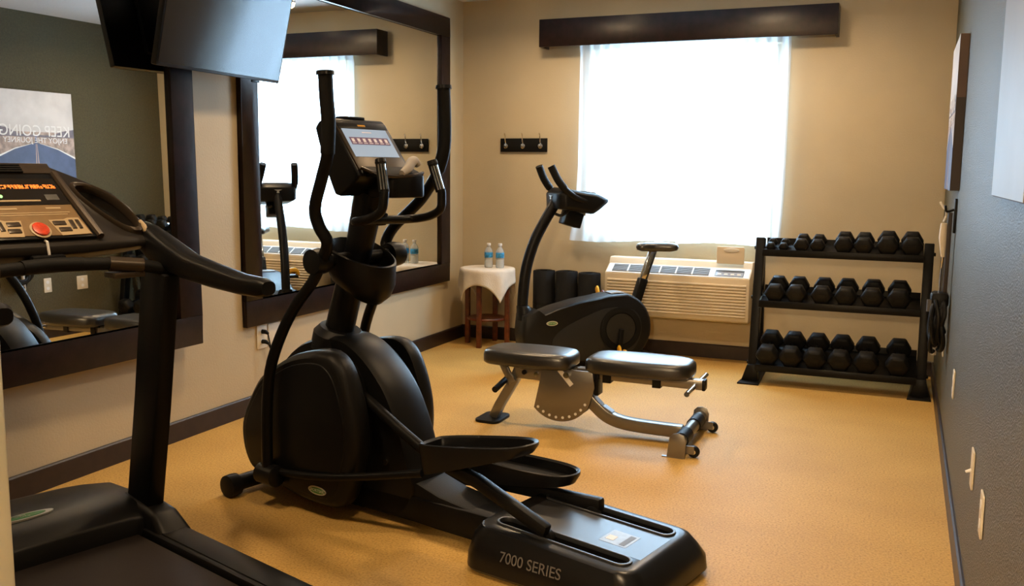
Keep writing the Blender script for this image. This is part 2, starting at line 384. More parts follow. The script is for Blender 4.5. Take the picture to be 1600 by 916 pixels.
# ------------------------------------------------------------------ ceiling lamps
def flush_lamp(x, y, z, r, mat, label, group=None):
    t = thing('ceiling_light', label, 'ceiling light', (x, y, z))
    MB().lathe([(r*1.08, 0), (r*1.08, -0.02), (r, -0.025), (r, 0)], n=32).build('lamp_rim', 'cap', t)
    MB().lathe([(r*0.98, -0.022), (r*0.9, -0.045), (r*0.6, -0.06), (0.01, -0.065)], n=32).build('diffuser', mat, t)
    return t
def downlight(x, y, power, label, spread):
    t = flush_lamp(x, y, H-0.001, 0.10, 'lamp', label)
    l = bpy.data.lights.new('downlight_beam', 'AREA'); l.shape = 'DISK'; l.size = 0.22; l.spread = R(spread); l.energy = power; l.color = (1.0, 0.70, 0.40)
    lo = bpy.data.objects.new('downlight_beam', l); COL.objects.link(lo); lo.location = (x, y, H-0.075)
flush_lamp(1.26, -0.55, H-0.001, 0.05, 'lamp', 'smallest round ceiling light close to the window wall')
for x, sd in ((0.95, 'mirror side'), (2.45, 'green wall side')):
    downlight(x, -1.0, DOWN*1.25, 'round ceiling light near the window wall, ' + sd, 165)
    downlight(x, -2.9, DOWN*0.75, 'round ceiling light over the middle of the room, ' + sd, 130)
    downlight(x, -4.9, DOWN*0.75, 'round ceiling light near the doorway, ' + sd, 130)
# hall light beyond the doorway, on the end wall of the hall
t = thing('wall_sconce', 'glowing wall sconce on the hall wall facing the doorway', 'wall light', (3.22, YE+0.001, 2.02))
MB().box((-0.05, 0.0, -0.10), (0.05, 0.012, 0.10)).build('back_plate', 'chrome', t, bevel=0.003)
MB().lathe([(0.03,-0.09),(0.06,-0.085),(0.075,0.085),(0.04,0.09)], (0, 0.09, 0), n=20).build('shade', 'hall_lamp', t)

l = bpy.data.lights.new('sconce_bulb', 'POINT'); l.energy = 260; l.color = (1.0, 0.74, 0.45); l.shadow_soft_size = 0.05
lo = bpy.data.objects.new('sconce_bulb', l); COL.objects.link(lo); lo.location = (3.22, YE+0.22, 2.02)
# ------------------------------------------------------------------ television
tv = thing('television', 'large black flat television tilted down from a wall bracket between the mirrors', 'television', (0.180, -3.045, 1.79), R(2.4))
tilt = Matrix.Rotation(R(13), 4, 'Y')
TVW, TVH = 0.925, 0.53
def tvm(mb): return mb.xf(tilt)
tvm(MB().prism(rrect(-TVW/2, 0, TVW/2, TVH, 0.008), -0.03, 0, 'x')).build('housing', 'black_gloss', tv, bevel=0.002)
tvm(MB().box((0.0002, -TVW/2+0.010, 0.016), (0.0016, TVW/2-0.010, TVH-0.010))).build('screen', 'tv', tv, smooth=False)
tvm(MB().box((-0.062, -0.28, 0.07), (-0.03, 0.28, 0.36))).build('rear_cover', 'black', tv, bevel=0.012)
tvm(MB().box((-0.012, 0.24, -0.012), (-0.002, 0.30, -0.0005))).build('sensor_tab', 'black', tv, bevel=0.001)
b = MB().box((-0.174, 0.03, 0.12), (-0.160, 0.23, 0.42)); b.box((-0.165, 0.10, 0.26), (0.0, 0.14, 0.30))
b.build('wall_bracket', 'steel_black', tv, bevel=0.002)

# ------------------------------------------------------------------ elliptical trainer
E = thing('elliptical_trainer', 'black elliptical trainer with screen, swinging poles and oval foot pedals', 'elliptical', (0.836, -3.50, 0), R(-13.5))
def cat(pts, n=4): return [(p.x, p.y) for p in spline([(a, b, 0) for a, b in pts], n, True)]
def scaled(poly, k, c): return [(c[0]+(p[0]-c[0])*k, c[1]+(p[1]-c[1])*k) for p in poly]
cov = cat([(0.10,0.490),(0.004,0.333),(-0.004,0.22),(0.035,0.133),(0.10,0.105),(0.264,0.067),(0.422,0.048),(0.580,0.068),(0.655,0.237),(0.668,0.382),(0.637,0.519),(0.581,0.624),(0.495,0.662),(0.331,0.631),(0.188,0.558)])
spi = cat([(0.02,0.12),(-0.01,0.3),(0.06,0.49),(0.2,0.63),(0.405,0.690),(0.544,0.650),(0.68,0.53),(0.763,0.384),(0.81,0.25),(0.841,0.158),(0.80,0.06),(0.69,0.03),(0.4,0.04),(0.1,0.08)])
cc = (0.34, 0.35)
def yring(poly, t): return [(p[0], t, p[1]) for p in poly]
sh = MB().loft([yring(scaled(spi, 0.97, cc), -0.095), yring(spi, -0.075), yring(scaled(spi, 1.005, cc), 0), yring(spi, 0.075), yring(scaled(spi, 0.97, cc), 0.095)])
spine = sh.build('shroud_spine', 'charcoal', E, angle=40)
MB().loft([yring(scaled(cov, 0.86, cc), -0.155), yring(scaled(cov, 0.86, cc), 0.155)]).build('inner_core', 'shadowy', E)
for sg in (-1, 1):
    o = MB().loft([yring(scaled(cov, 0.985, cc), sg*0.150), yring(cov, sg*0.158), yring(cov, sg*0.20), yring(scaled(cov, 0.975, cc), sg*0.222), yring(scaled(cov, 0.91, cc), sg*0.238)]).build('side_cover', 'charcoal', E, angle=40)
    MB().loft([yring(scaled(cov, 0.86, (0.33, 0.33)), sg*0.2375), yring(scaled(cov, 0.85, (0.33, 0.33)), sg*0.2425)]).build('cover_inlay', 'black', o, bevel=0.002)
    bd = MB().prism(ellipse(0.47, 0.116, 0.050, 0.017), sg*0.2385, sg*0.2445, 'y').build('oval_badge', 'badge_silver', o)
    MB().prism(ellipse(0.47, 0.116, 0.043, 0.012), sg*0.2440, sg*0.2452, 'y').build('badge_face', 'badge_green', o)
    text('badge_lettering', 'SPORTSART', 0.017, 'badge_silver', o, (0.475, sg*0.2455, 0.116), (R(90), 0, 0 if sg < 0 else R(180)))
    MB().lathe([(0.012, 0.0), (0.012, 0.008), (0.004, 0.012)], (0.64, 0, 0), 'y', 10).xf(Matrix.Translation((0.06, sg*0.098 + (0 if sg > 0 else -0.01), 0.24))).build('bolt', 'chrome', spine)
for s0, z0 in ((0.845, 0.148), (0.845, 0.132)):
    pass
# stabilizer and wheels
MB().tube([(0.0, -0.27, 0.050), (0.0, 0.27, 0.050)], 0.033, 14).build('front_stabilizer', 'steel_black', E)
for sg in (-1, 1):
    MB().lathe([(0.030, -0.03), (0.046, -0.024), (0.048, 0), (0.046, 0.024), (0.030, 0.03)], (0.0, sg*0.285, 0.048), 'y', 20).build('transport_wheel', 'rubber', E)
MB().bar([(0.0, 0, 0.06), (0.62, 0, 0.075), (1.28, 0, 0.085)], 0.19, 0.10).build('base_beam', 'steel_black', E, bevel=0.012)
MB().prism([(0.55,0.03),(0.95,0.02),(1.20,0.02),(1.20,0.12),(0.95,0.15),(0.80,0.19),(0.55,0.2)], -0.085, 0.085, 'y').build('beam_cover', 'rubber', E, bevel=0.012)
# mast
def oval(c, a, b, tiltv, n=18):
    return [Vector(c) + Vector((math.cos(2*math.pi*j/n)*a*tiltv[0], math.sin(2*math.pi*j/n)*b, math.cos(2*math.pi*j/n)*a*tiltv[1])) for j in range(n)]
MB().loft([oval((0.345,0,0.62), 0.115, 0.115, (1,-0.25)), oval((0.35,0,0.685), 0.105, 0.105, (1,-0.25)), oval((0.355,0,0.71), 0.085, 0.08, (1,-0.25))]).build('mast_collar', 'charcoal', E)
MB().loft([oval((0.335,0,0.66), 0.062, 0.055, (1,-0.3)), oval((0.40,0,0.86), 0.058, 0.052, (1,-0.3)), oval((0.463,0,1.03), 0.054, 0.05, (1,-0.3)), oval((0.53,0,1.26), 0.066, 0.052, (1,-0.3))]).build('mast', 'black', E)
# pivot housing with a small cup tray
ph_ = MB()
def tray_ring(z, k, lift=0):
    pts = [(0.40,-0.12),(0.48,-0.135),(0.555,-0.11),(0.605,-0.06),(0.62,0),(0.605,0.06),(0.555,0.11),(0.48,0.135),(0.40,0.12),(0.355,0),]
    cx = 0.47
    return [(cx+(p[0]-cx)*k, p[1]*k, z - (p[0]-0.4)*0.38 + lift) for p in cat(pts, 3)]
ph_.loft([tray_ring(0.905, 0.62), tray_ring(0.93, 0.85), tray_ring(0.97, 0.97), tray_ring(1.055, 1.0), tray_ring(1.06, 0.95), tray_ring(1.04, 0.90), tray_ring(0.99, 0.86)])
ph_.build('pivot_housing', 'black', E, angle=40)
MB().tube([(0.455, -0.24, 1.0), (0.455, 0.24, 1.0)], 0.026, 16).build('pivot_axle', 'steel_black', E)
for sg in (-1, 1):
    MB().lathe([(0.020, -0.04), (0.047, -0.034), (0.052, 0), (0.047, 0.034), (0.020, 0.04)], (0.455, sg*0.205, 1.0), 'y', 24).build('pivot_knob', 'black', E, angle=50)
def handle(sg, up, low, mat='steel_black'):
    p = [(a, sg*b, c) for a, b, c in up]
    h = MB().tube(p, [0.023]*len(p), 12, smooth=4).build('swing_pole', mat, E)
    g = p[:4]
    MB().tube(g, 0.0265, 12, smooth=4).build('foam_grip', 'grip', h)
    d = (Vector(p[0])-Vector(p[1])).normalized()
    MB().tube([Vector(p[0])-d*0.004, Vector(p[0])+d*0.010], [0.033, 0.031], 16).build('end_cap', 'black_gloss', h)
    q = [(a, sg*b, c) for a, b, c in low]
    MB().tube(q, 0.022, 12, smooth=4).build('lower_pole', mat, h)
handle(-1, [(0.593,0.28,1.68),(0.597,0.28,1.60),(0.605,0.28,1.513),(0.598,0.28,1.40),(0.556,0.272,1.31),(0.507,0.262,1.204),(0.508,0.243,1.133),(0.527,0.222,1.074),(0.475,0.205,1.0)],
       [(0.475,0.205,1.0),(0.446,0.225,0.924),(0.376,0.25,0.828),(0.308,0.268,0.707),(0.254,0.28,0.563),(0.228,0.28,0.379),(0.224,0.28,0.14)])
handle(1, [(0.663,0.28,1.67),(0.668,0.28,1.563),(0.666,0.28,1.437),(0.640,0.275,1.345),(0.585,0.268,1.262),(0.532,0.26,1.204),(0.425,0.24,1.109),(0.395,0.222,1.04),(0.435,0.205,1.0)],
       [(0.435,0.205,1.0),(0.41,0.215,0.94),(0.349,0.225,0.849),(0.248,0.25,0.684),(0.19,0.27,0.5),(0.17,0.28,0.30),(0.165,0.28,0.14)])
# fixed heart-rate bars
for sg in (-1, 1):
    fb = MB().tube([(0.59,0,1.155),(0.592,sg*0.09,1.152),(0.60,sg*0.150,1.153),(0.64,sg*0.168,1.158),(0.70,sg*0.168,1.172),(0.748,sg*0.163,1.20),(0.757,sg*0.158,1.255),(0.755,sg*0.155,1.27)], 0.017, 12, smooth=4).build('fixed_bar', 'black', E)
    t0, t1 = Vector((0.755,sg*0.155,1.265)), Vector((0.725,sg*0.142,1.372))
    MB().tube([t0, t1], 0.0195, 14).build('pulse_grip', 'grip', fb)
    d = (t1-t0).normalized(); side = Vector((0.75, -0.66, 0)); side = (side - d*side.dot(d)).normalized()
    for q in (-0.010, 0.0, 0.010):
        off = side*0.0185 + d.cross(side)*q
        MB().tube([t0+d*0.006+off, t1-d*0.012+off], 0.0042, 8).build('contact_plate', 'chrome', fb)
    MB().tube([t1-d*0.002, t1+d*0.012], [0.0215, 0.019], 14).build('grip_cap', 'black', fb)
MB().bar([(0.53, 0, 1.17), (0.60, 0, 1.155)], 0.05, 0.05).build('bar_bracket', 'black', E, bevel=0.008)
# console: wedge head with a tilted screen and a tray lip
con = MB()
prof = [(0.385,1.505),(0.405,1.528),(0.455,1.538),(0.470,1.525),(0.622,1.322),(0.60,1.300),(0.52,1.245),(0.49,1.250),(0.465,1.30),(0.420,1.40)]
def pr(k, t): 
    c = (0.54, 1.38); return [(c[0]+(p[0]-c[0])*k, t, c[1]+(p[1]-c[1])*k) for p in prof]
con.loft([pr(0.96, -0.150), pr(1, -0.138), pr(1, 0.138), pr(0.96, 0.150)])
cono = con.build('console', 'black', E, bevel=0.006)
face_d = Vector((0.150, 0, -0.203)).normalized(); face_n = Vector((0.203, 0, 0.150)).normalized(); fo = Vector((0.470, 0, 1.525))
def facebox(mb, a0, a1, t0, t1, h0, h1):
    vs = []
    for h in (h0, h1):
        for a, t in ((a0,t0),(a1,t0),(a1,t1),(a0,t1)):
            vs.append(fo + face_d*a + Vector((0,t,0)) + face_n*h)
    return mb.add(vs, [(0,3,2,1),(4,5,6,7),(0,1,5,4),(1,2,6,5),(2,3,7,6),(3,0,4,7)])
facebox(MB(), 0.004, 0.225, -0.134, 0.134, -0.002, 0.006).build('console_bezel', 'bezel', cono, bevel=0.003)
facebox(MB(), 0.008, 0.036, -0.130, 0.130, 0.004, 0.008).build('bezel_top', 'black', cono, bevel=0.001)
scr = facebox(MB(), 0.038, 0.168, -0.118, 0.118, 0.004, 0.0075).build('touch_screen', 'screen', cono, smooth=False)
facebox(MB(), 0.078, 0.112, -0.103, 0.103, 0.0072, 0.0082).build('icon_band', 'screen_dark', cono, smooth=False)
b = MB()
for i in range(7):
    t = -0.088 + i*0.0293
    facebox(b, 0.084, 0.100, t-0.007, t+0.007, 0.008, 0.0088)
    facebox(b, 0.104, 0.107, t-0.010, t+0.010, 0.008, 0.0088)
facebox(b, 0.052, 0.056, -0.02, 0.03, 0.0072, 0.0082)
b.build('icons', 'screen_pale', cono, smooth=False)
lg = MB()
facebox(lg, 0.018, 0.026, -0.025, 0.015, 0.0075, 0.0088); lg.build('logo_plate', 'yellow', cono, smooth=False)
MB().box((0.405, -0.06, 1.535), (0.455, 0.05, 1.548)).build('top_knob', 'black', cono, bevel=0.004)
# lower tray: recess with a curved lip, and pale pad beside it
MB().prism([(0.60,1.318),(0.672,1.318),(0.672,1.329),(0.60,1.358)], -0.110, 0.150, 'y').build('tray_back', 'shadowy', cono, bevel=0.003)
MB().tube([(0.610,-0.125,1.352),(0.650,-0.105,1.335),(0.680,-0.05,1.322),(0.684,0.03,1.322),(0.68,0.10,1.327),(0.668,0.148,1.335)], 0.007, 8, smooth=4).build('tray_lip', 'bezel', cono)
MB().tube([(0.682,0.015,1.333),(0.672,0.06,1.352),(0.655,0.10,1.376),(0.645,0.128,1.380),(0.650,0.145,1.362)], [0.012,0.018,0.020,0.018,0.012], 12, smooth=4).build('fan_vent', 'towel', cono)
MB().prism(rrect(0.535, -0.045, 0.688, 0.155, 0.035), 1.240, 1.326, 'z').build('tray_front', 'black', cono, bevel=0.008)
# pedals with arms
def pedal(s0, s1, tc, hw, z0, z1, d0, d1):
    L = (s1-s0)/2; sm = (s0+s1)/2
    base = [(-1.0,-0.45),(-0.93,-0.72),(-0.6,-0.92),(0.0,-1.0),(0.55,-0.95),(0.88,-0.66),(1.0,0.0),(0.88,0.66),(0.55,0.95),(0.0,1.0),(-0.6,0.92),(-0.93,0.72),(-1.0,0.45)]
    base = cat(base, 3)
    def zz(u): return z0 + (z1-z0)*(u+1)/2
    def ring(k, dz): return [(sm+u*L*k[0], tc+v*hw*k[1], zz(u) + (dz(u) if callable(dz) else dz)) for u, v in base]
    dep = lambda u: -(d0 + (d1-d0)*(u+1)/2)
    return MB().loft([ring((0.93,0.88), dep), ring((1,1), -0.012), ring((1,1), 0.0), ring((0.975,0.94), 0.003), ring((0.94,0.85), -0.004), ring((0.93,0.83), -0.036)]).build('foot_pedal', 'black', E, angle=45)
p1 = pedal(0.975, 1.435, -0.168, 0.092, 0.392, 0.462, 0.112, 0.034)
p2 = pedal(0.925, 1.390, 0.170, 0.092, 0.258, 0.262, 0.10, 0.040)
for (pp, tc, path) in ((p1, -0.165, [(0.60,-0.115,0.485),(0.80,-0.145,0.405),(0.97,-0.165,0.340)]), (p2, 0.17, [(0.45,0.115,0.16),(0.712,0.165,0.118),(0.95,0.17,0.165)])):
    MB().tube(path, 0.021, 12, smooth=3).build('pedal_arm', 'steel_black', E)
MB().bar([(1.06,-0.165,0.315),(1.20,-0.165,0.285),(1.49,-0.165,0.175)], 0.042, 0.046).build('roller_arm', 'steel_black', E, bevel=0.012)
MB().bar([(0.70,0.17,0.115),(1.0,0.17,0.155),(1.50,0.165,0.172)], 0.046, 0.050).build('roller_arm', 'steel_black', E, bevel=0.012)
for s_, t_, z_ in ((1.475,-0.148,0.148),(1.475,0.148,0.142)):
    MB().lathe([(0.008,-0.014),(0.026,-0.012),(0.028,0),(0.026,0.012),(0.008,0.014)], (s_, t_, z_), 'y', 18).build('roller', 'rubber', E)
for sg, zj, se in ((-1, 0.15, 0.96), (1, 0.13, 0.90)):
    s0 = 0.224 if sg < 0 else 0.165
    MB().tube([(s0, sg*0.262, zj), (0.55, sg*0.245, zj+0.035), (se, sg*0.185, zj+0.12 if sg < 0 else zj+0.04)], 0.015, 12, smooth=3).build('link_arm', 'steel_black', E)
    MB().lathe([(0.025,-0.055),(0.042,-0.05),(0.044,0.045),(0.025,0.055)], (s0+0.005, sg*0.275, zj-0.01), 'x', 14).build('link_joint', 'black', E)
# rear track housing
def zt(s_, z_): return z_ - 0.030*max(0, (s_-1.25)/0.6)*(1 if z_ > 0.1 else 0)
def foot(x0, x1, t, z, r): return [(p[0], p[1], zt(p[0], z)) for p in rrect(x0, -t, x1, t, r, 5)]
hb = MB().loft([foot(1.205,1.875,0.262,0.012,0.07), foot(1.198,1.885,0.268,0.022,0.07), foot(1.20,1.88,0.266,0.065,0.07), foot(1.215,1.86,0.250,0.130,0.07), foot(1.235,1.835,0.232,0.160,0.065), foot(1.25,1.815,0.218,0.166,0.06)])
tk = hb.build('track_housing', 'black_gloss', E, angle=38)
ctr = MB()
for sg in (-1, 1): ctr.prism(stadium(1.535, sg*0.150, 0.50, 0.062), 0.085, 0.30, 'z')
cut(tk, ctr)
for sg in (-1, 1):
    st = stadium(1.535, sg*0.150, 0.515, 0.076); rim = MB()
    lo = [(p[0], p[1], zt(p[0], 0.166)-0.004) for p in st]; hi = [(p[0], p[1], zt(p[0], 0.166)+0.006) for p in st]
    st2 = stadium(1.535, sg*0.150, 0.495, 0.058)
    hi2 = [(p[0], p[1], zt(p[0], 0.166)+0.006) for p in st2]; lo2 = [(p[0], p[1], zt(p[0], 0.166)-0.010) for p in st2]
    rim.loft([lo, hi, hi2, lo2], cap=False).build('track_rim', 'panel_satin', tk, bevel=0.002)
    MB().prism(stadium(1.535, sg*0.150, 0.49, 0.055), 0.086, 0.092, 'z').build('track_rail', 'shadowy', tk)
def topplate(name, x0, x1, t0, t1, mat, h=0.001):
    vs = [(x, t, zt(x, 0.166)+q) for q in (-0.001, h) for x, t in ((x0,t0),(x1,t0),(x1,t1),(x0,t1))]
    return MB().add(vs, [(0,3,2,1),(4,5,6,7),(0,1,5,4),(1,2,6,5),(2,3,7,6),(3,0,4,7)]).build(name, mat, tk, smooth=False)
topplate('top_panel', 1.30, 1.80, -0.105, 0.105, 'panel_satin', 0.0006)
topplate('warning_label', 1.62, 1.72, -0.060, 0.045, 'sticker_and_glare', 0.0012)
topplate('label_mark', 1.63, 1.66, -0.035, 0.0, 'white_print', 0.0018)
topplate('label_text', 1.69, 1.71, -0.05, 0.035, 'grey_mark', 0.0018)
text('series_lettering', '7000 SERIES', 0.050, 'grey_mark', tk, (1.485, -0.2615, 0.090), (R(76), 0, R(0.5)), 0.0008, sx=0.95)
MB().lathe([(0.01, -0.03), (0.045, -0.028), (0.05, 0), (0.045, 0.028), (0.01, 0.03)], (1.80, -0.20, 0.03), 'y', 16).build('levelling_foot', 'rubber', tk)

# ------------------------------------------------------------------ treadmill
T = thing('treadmill', 'black treadmill in the front corner with orange lit console and long arms', 'treadmill', (0.688, -4.663, 0), R(-17.5))
tm = thing  # (kept short below)
MB().box((0.10, -0.26, 0.075), (1.86, 0.26, 0.128)).build('walking_deck', 'belt', T, bevel=0.006)
for sg in (-1, 1):
    o = MB().box((0.20, min(sg*0.268, sg*0.385), 0.03), (1.92, max(sg*0.268, sg*0.385), 0.145)).build('side_rail', 'charcoal', T, bevel=0.012)
    MB().box((0.28, min(sg*0.285, sg*0.37), 0.1445), (1.86, max(sg*0.285, sg*0.37), 0.149)).build('rail_tread', 'black', o, bevel=0.001)
MB().tube([(1.90, -0.27, 0.09), (1.90, 0.27, 0.09)], 0.042, 16).build('rear_roller', 'rubber', T)
hood_sec = lambda t, k: [(s_, t, 0.03+(z_-0.03)*k) for s_, z_ in [(-0.36,0.03),(-0.38,0.10),(-0.31,0.175),(-0.15,0.225),(0.02,0.235),(0.12,0.222),(0.19,0.185),(0.205,0.135),(0.205,0.03)]]
hd = MB().loft([hood_sec(-0.375,0.72), hood_sec(-0.345,0.90), hood_sec(-0.24,0.99), hood_sec(0,1.02), hood_sec(0.24,0.99), hood_sec(0.345,0.90), hood_sec(0.375,0.72)]).build('motor_hood', 'charcoal', T, bevel=0.008, angle=40)
def hoodz(s_): return 0.245
MB().loft([[(p[0], p[1], 0.236-(p[0]-0.0)*0.10+0.0) for p in ellipse(0.055, -0.035, 0.020, 0.085)], [(p[0], p[1], 0.244-(p[0]-0.0)*0.10) for p in ellipse(0.055, -0.035, 0.020, 0.085)]]).build('oval_badge', 'badge_silver', hd)
MB().loft([[(p[0], p[1], 0.240-(p[0])*0.10) for p in ellipse(0.055, -0.045, 0.014, 0.070)], [(p[0], p[1], 0.2455-(p[0])*0.10) for p in ellipse(0.055, -0.045, 0.014, 0.070)]]).build('badge_face', 'badge_green', hd)
text('badge_lettering', 'SPORTSART', 0.021, 'badge_silver', hd, (0.055, -0.04, 0.2405), (0, R(5.7), R(90)), 0.0006)
# uprights
for sg in (-1, 1):
    MB().bar([(0.095, sg*0.335, 0.12), (0.19, sg*0.335, 0.56), (0.275, sg*0.335, 1.02)], 0.058, 0.148, up=(1,0,-0.2)).build('upright_post', 'steel_black', T, bevel=0.010)
    MB().loft([[(x, sg*0.335+t, z) for x, t, z in q] for q in (
        [(-0.05,-0.06,0.035),(0.33,-0.06,0.035),(0.33,0.058,0.035),(-0.05,0.058,0.035)],
        [(-0.05,-0.06,0.12),(0.34,-0.06,0.13),(0.34,0.058,0.13),(-0.05,0.058,0.12)],
        [(0.02,-0.045,0.225),(0.24,-0.045,0.20),(0.24,0.045,0.20),(0.02,0.045,0.225)])]).build('post_boot', 'charcoal', T, bevel=0.02, seg=3)
# console: lofted across the machine
def csec(t, top, bot, front, rear):
    # polygon (s,z): back-top ridge, slanted face, rear lip, underside
    return t
k_ = 0.726
def face_z(s_): return 1.28 - k_*s_
cs = MB()
def cons_ring(t, back, lip, thick, drop=0.0):
    zb = face_z(back)+drop; zl = face_z(lip)+drop
    return [(back-0.035, t, zb-0.045), (back-0.03, t, zb-0.005), (back, t, zb+0.012), (back+0.03, t, zb-0.012), (lip-0.02, t, zl+0.016), (lip+0.005, t, zl-0.004), (lip+0.006, t, zl-thick*0.55), (lip-0.05, t, zl-thick), (back+0.02, t, zb-0.12)]
rings = [cons_ring(-0.335, 0.10, 0.22, 0.035, -0.005), cons_ring(-0.30, 0.04, 0.225, 0.04), cons_ring(-0.22, -0.025, 0.225, 0.05), cons_ring(-0.15, -0.075, 0.225, 0.055), cons_ring(-0.11, -0.088, 0.225, 0.06), cons_ring(0.11, -0.088, 0.225, 0.06),
         cons_ring(0.15, -0.075, 0.225, 0.055), cons_ring(0.22, -0.025, 0.225, 0.05), cons_ring(0.30, 0.04, 0.225, 0.04), cons_ring(0.335, 0.10, 0.22, 0.035, -0.005)]
co_ = cs.loft(rings).build('console', 'console', T, bevel=0.006, angle=45)
fdir = Vector((1, 0, -k_)).normalized(); fnor = Vector((k_, 0, 1)).normalized(); forg = Vector((0, 0, 1.28))
def fp(s_, t, h): return Vector((s_, t, face_z(s_))) + fnor*h
def fpoly(mb, poly, h0, h1):                  # poly in (s, t) on the console face
    return mb.loft([[fp(s_, t, h0) for s_, t in poly], [fp(s_, t, h1) for s_, t in poly]])
LIFT = 0.012
fpoly(MB(), [(-0.045,-0.142),(-0.045,0.142),(0.215,0.158),(0.215,-0.158)], 0.0, LIFT).build('face_surround', 'black', co_, bevel=0.002)
fpoly(MB(), [(0.088,-0.138),(0.088,0.138),(0.207,0.147),(0.207,0.050),(0.205,-0.050),(0.207,-0.147)], LIFT-0.001, LIFT+0.002).build('keypad', 'panel', co_, smooth=False)
fpoly(MB(), [(-0.022,-0.134),(-0.022,0.134),(0.085,0.138),(0.085,-0.138)], LIFT-0.001, LIFT+0.0015).build('display', 'display', co_, smooth=False)
b = MB(); rnd = random.Random(11)
for i in range(26):
    t = -0.121 + i*0.0097
    for a, c_, l, wv in ((0, 0, 0.003, 0.0065), (0.006, 0, 0.003, 0.0065), (0.012, 0, 0.003, 0.0065), (0, -0.0028, 0.015, 0.002), (0, 0.0028, 0.015, 0.002)):
        if rnd.random() < 0.62: fpoly(b, [(0.004+a, t+c_-wv/2), (0.004+a, t+c_+wv/2), (0.004+a+l, t+c_+wv/2), (0.004+a+l, t+c_-wv/2)], LIFT+0.001, LIFT+0.0024)
b.build('led_readout', 'led', co_, smooth=False)
fpoly(MB(), [(0.066,-0.09),(0.066,0.055),(0.072,0.055),(0.072,-0.09)], LIFT+0.001, LIFT+0.0026).build('display_strip', 'panel_light', co_, smooth=False)
fpoly(MB(), [(0.045,0.075),(0.045,0.115),(0.068,0.115),(0.068,0.075)], LIFT+0.001, LIFT+0.003).build('small_window', 'grille', co_, bevel=0.001)
fpoly(MB(), ellipse(0.05, -0.055, 0.006, 0.006, 12), LIFT+0.001, LIFT+0.003).build('ready_light', 'led_green', co_)
for s0, s1, t0, t1 in ((0.098,0.104,0.055,0.10),(0.098,0.104,-0.10,-0.03),(0.117,0.120,-0.12,0.12),(0.125,0.128,-0.11,0.11)):
    fpoly(MB(), [(s0,t0),(s0,t1),(s1,t1),(s1,t0)], LIFT+0.0015, LIFT+0.0028).build('keypad_print', 'panel_light', co_, smooth=False)
for sg in (-1, 1):
    fpoly(MB(), [(0.148,sg*0.040),(0.148,sg*0.085),(0.142,sg*0.10),(0.142,sg*0.135),(0.206,sg*0.144),(0.209,sg*0.055)], LIFT+0.0015, LIFT+0.003).build('button_field', 'panel_light', co_, smooth=False)
    for s0, t0, ds, dt in ((0.155,0.048,0.015,0.038),(0.180,0.056,0.015,0.036),(0.152,0.098,0.034,0.013),(0.152,0.118,0.034,0.011)):
        fpoly(MB(), [(s0,sg*t0),(s0,sg*(t0+dt)),(s0+ds,sg*(t0+dt)),(s0+ds,sg*t0)], LIFT+0.002, LIFT+0.006).build('button', 'bezel', co_, bevel=0.001)
fpoly(MB(), ellipse(0.186, 0.0, 0.030, 0.030, 24), LIFT+0.0015, LIFT+0.005).build('stop_ring', 'panel_light', co_, bevel=0.001)
fpoly(MB(), ellipse(0.186, 0.0, 0.024, 0.024, 24), LIFT+0.004, LIFT+0.011).build('stop_button', 'red', co_, bevel=0.003)
MB().tube([fp(0.216,0.0,0.004), fp(0.222,0.004,0.006), Vector((0.236,0.004,1.085)), Vector((0.238,0.004,1.055))], 0.004, 8).build('safety_pin', 'cap', co_)
fpoly(MB(), [(-0.092,-0.15),(-0.092,0.15),(-0.048,0.15),(-0.048,-0.15)], 0.004, 0.0125).build('top_ridge', 'bezel', co_, bevel=0.003)
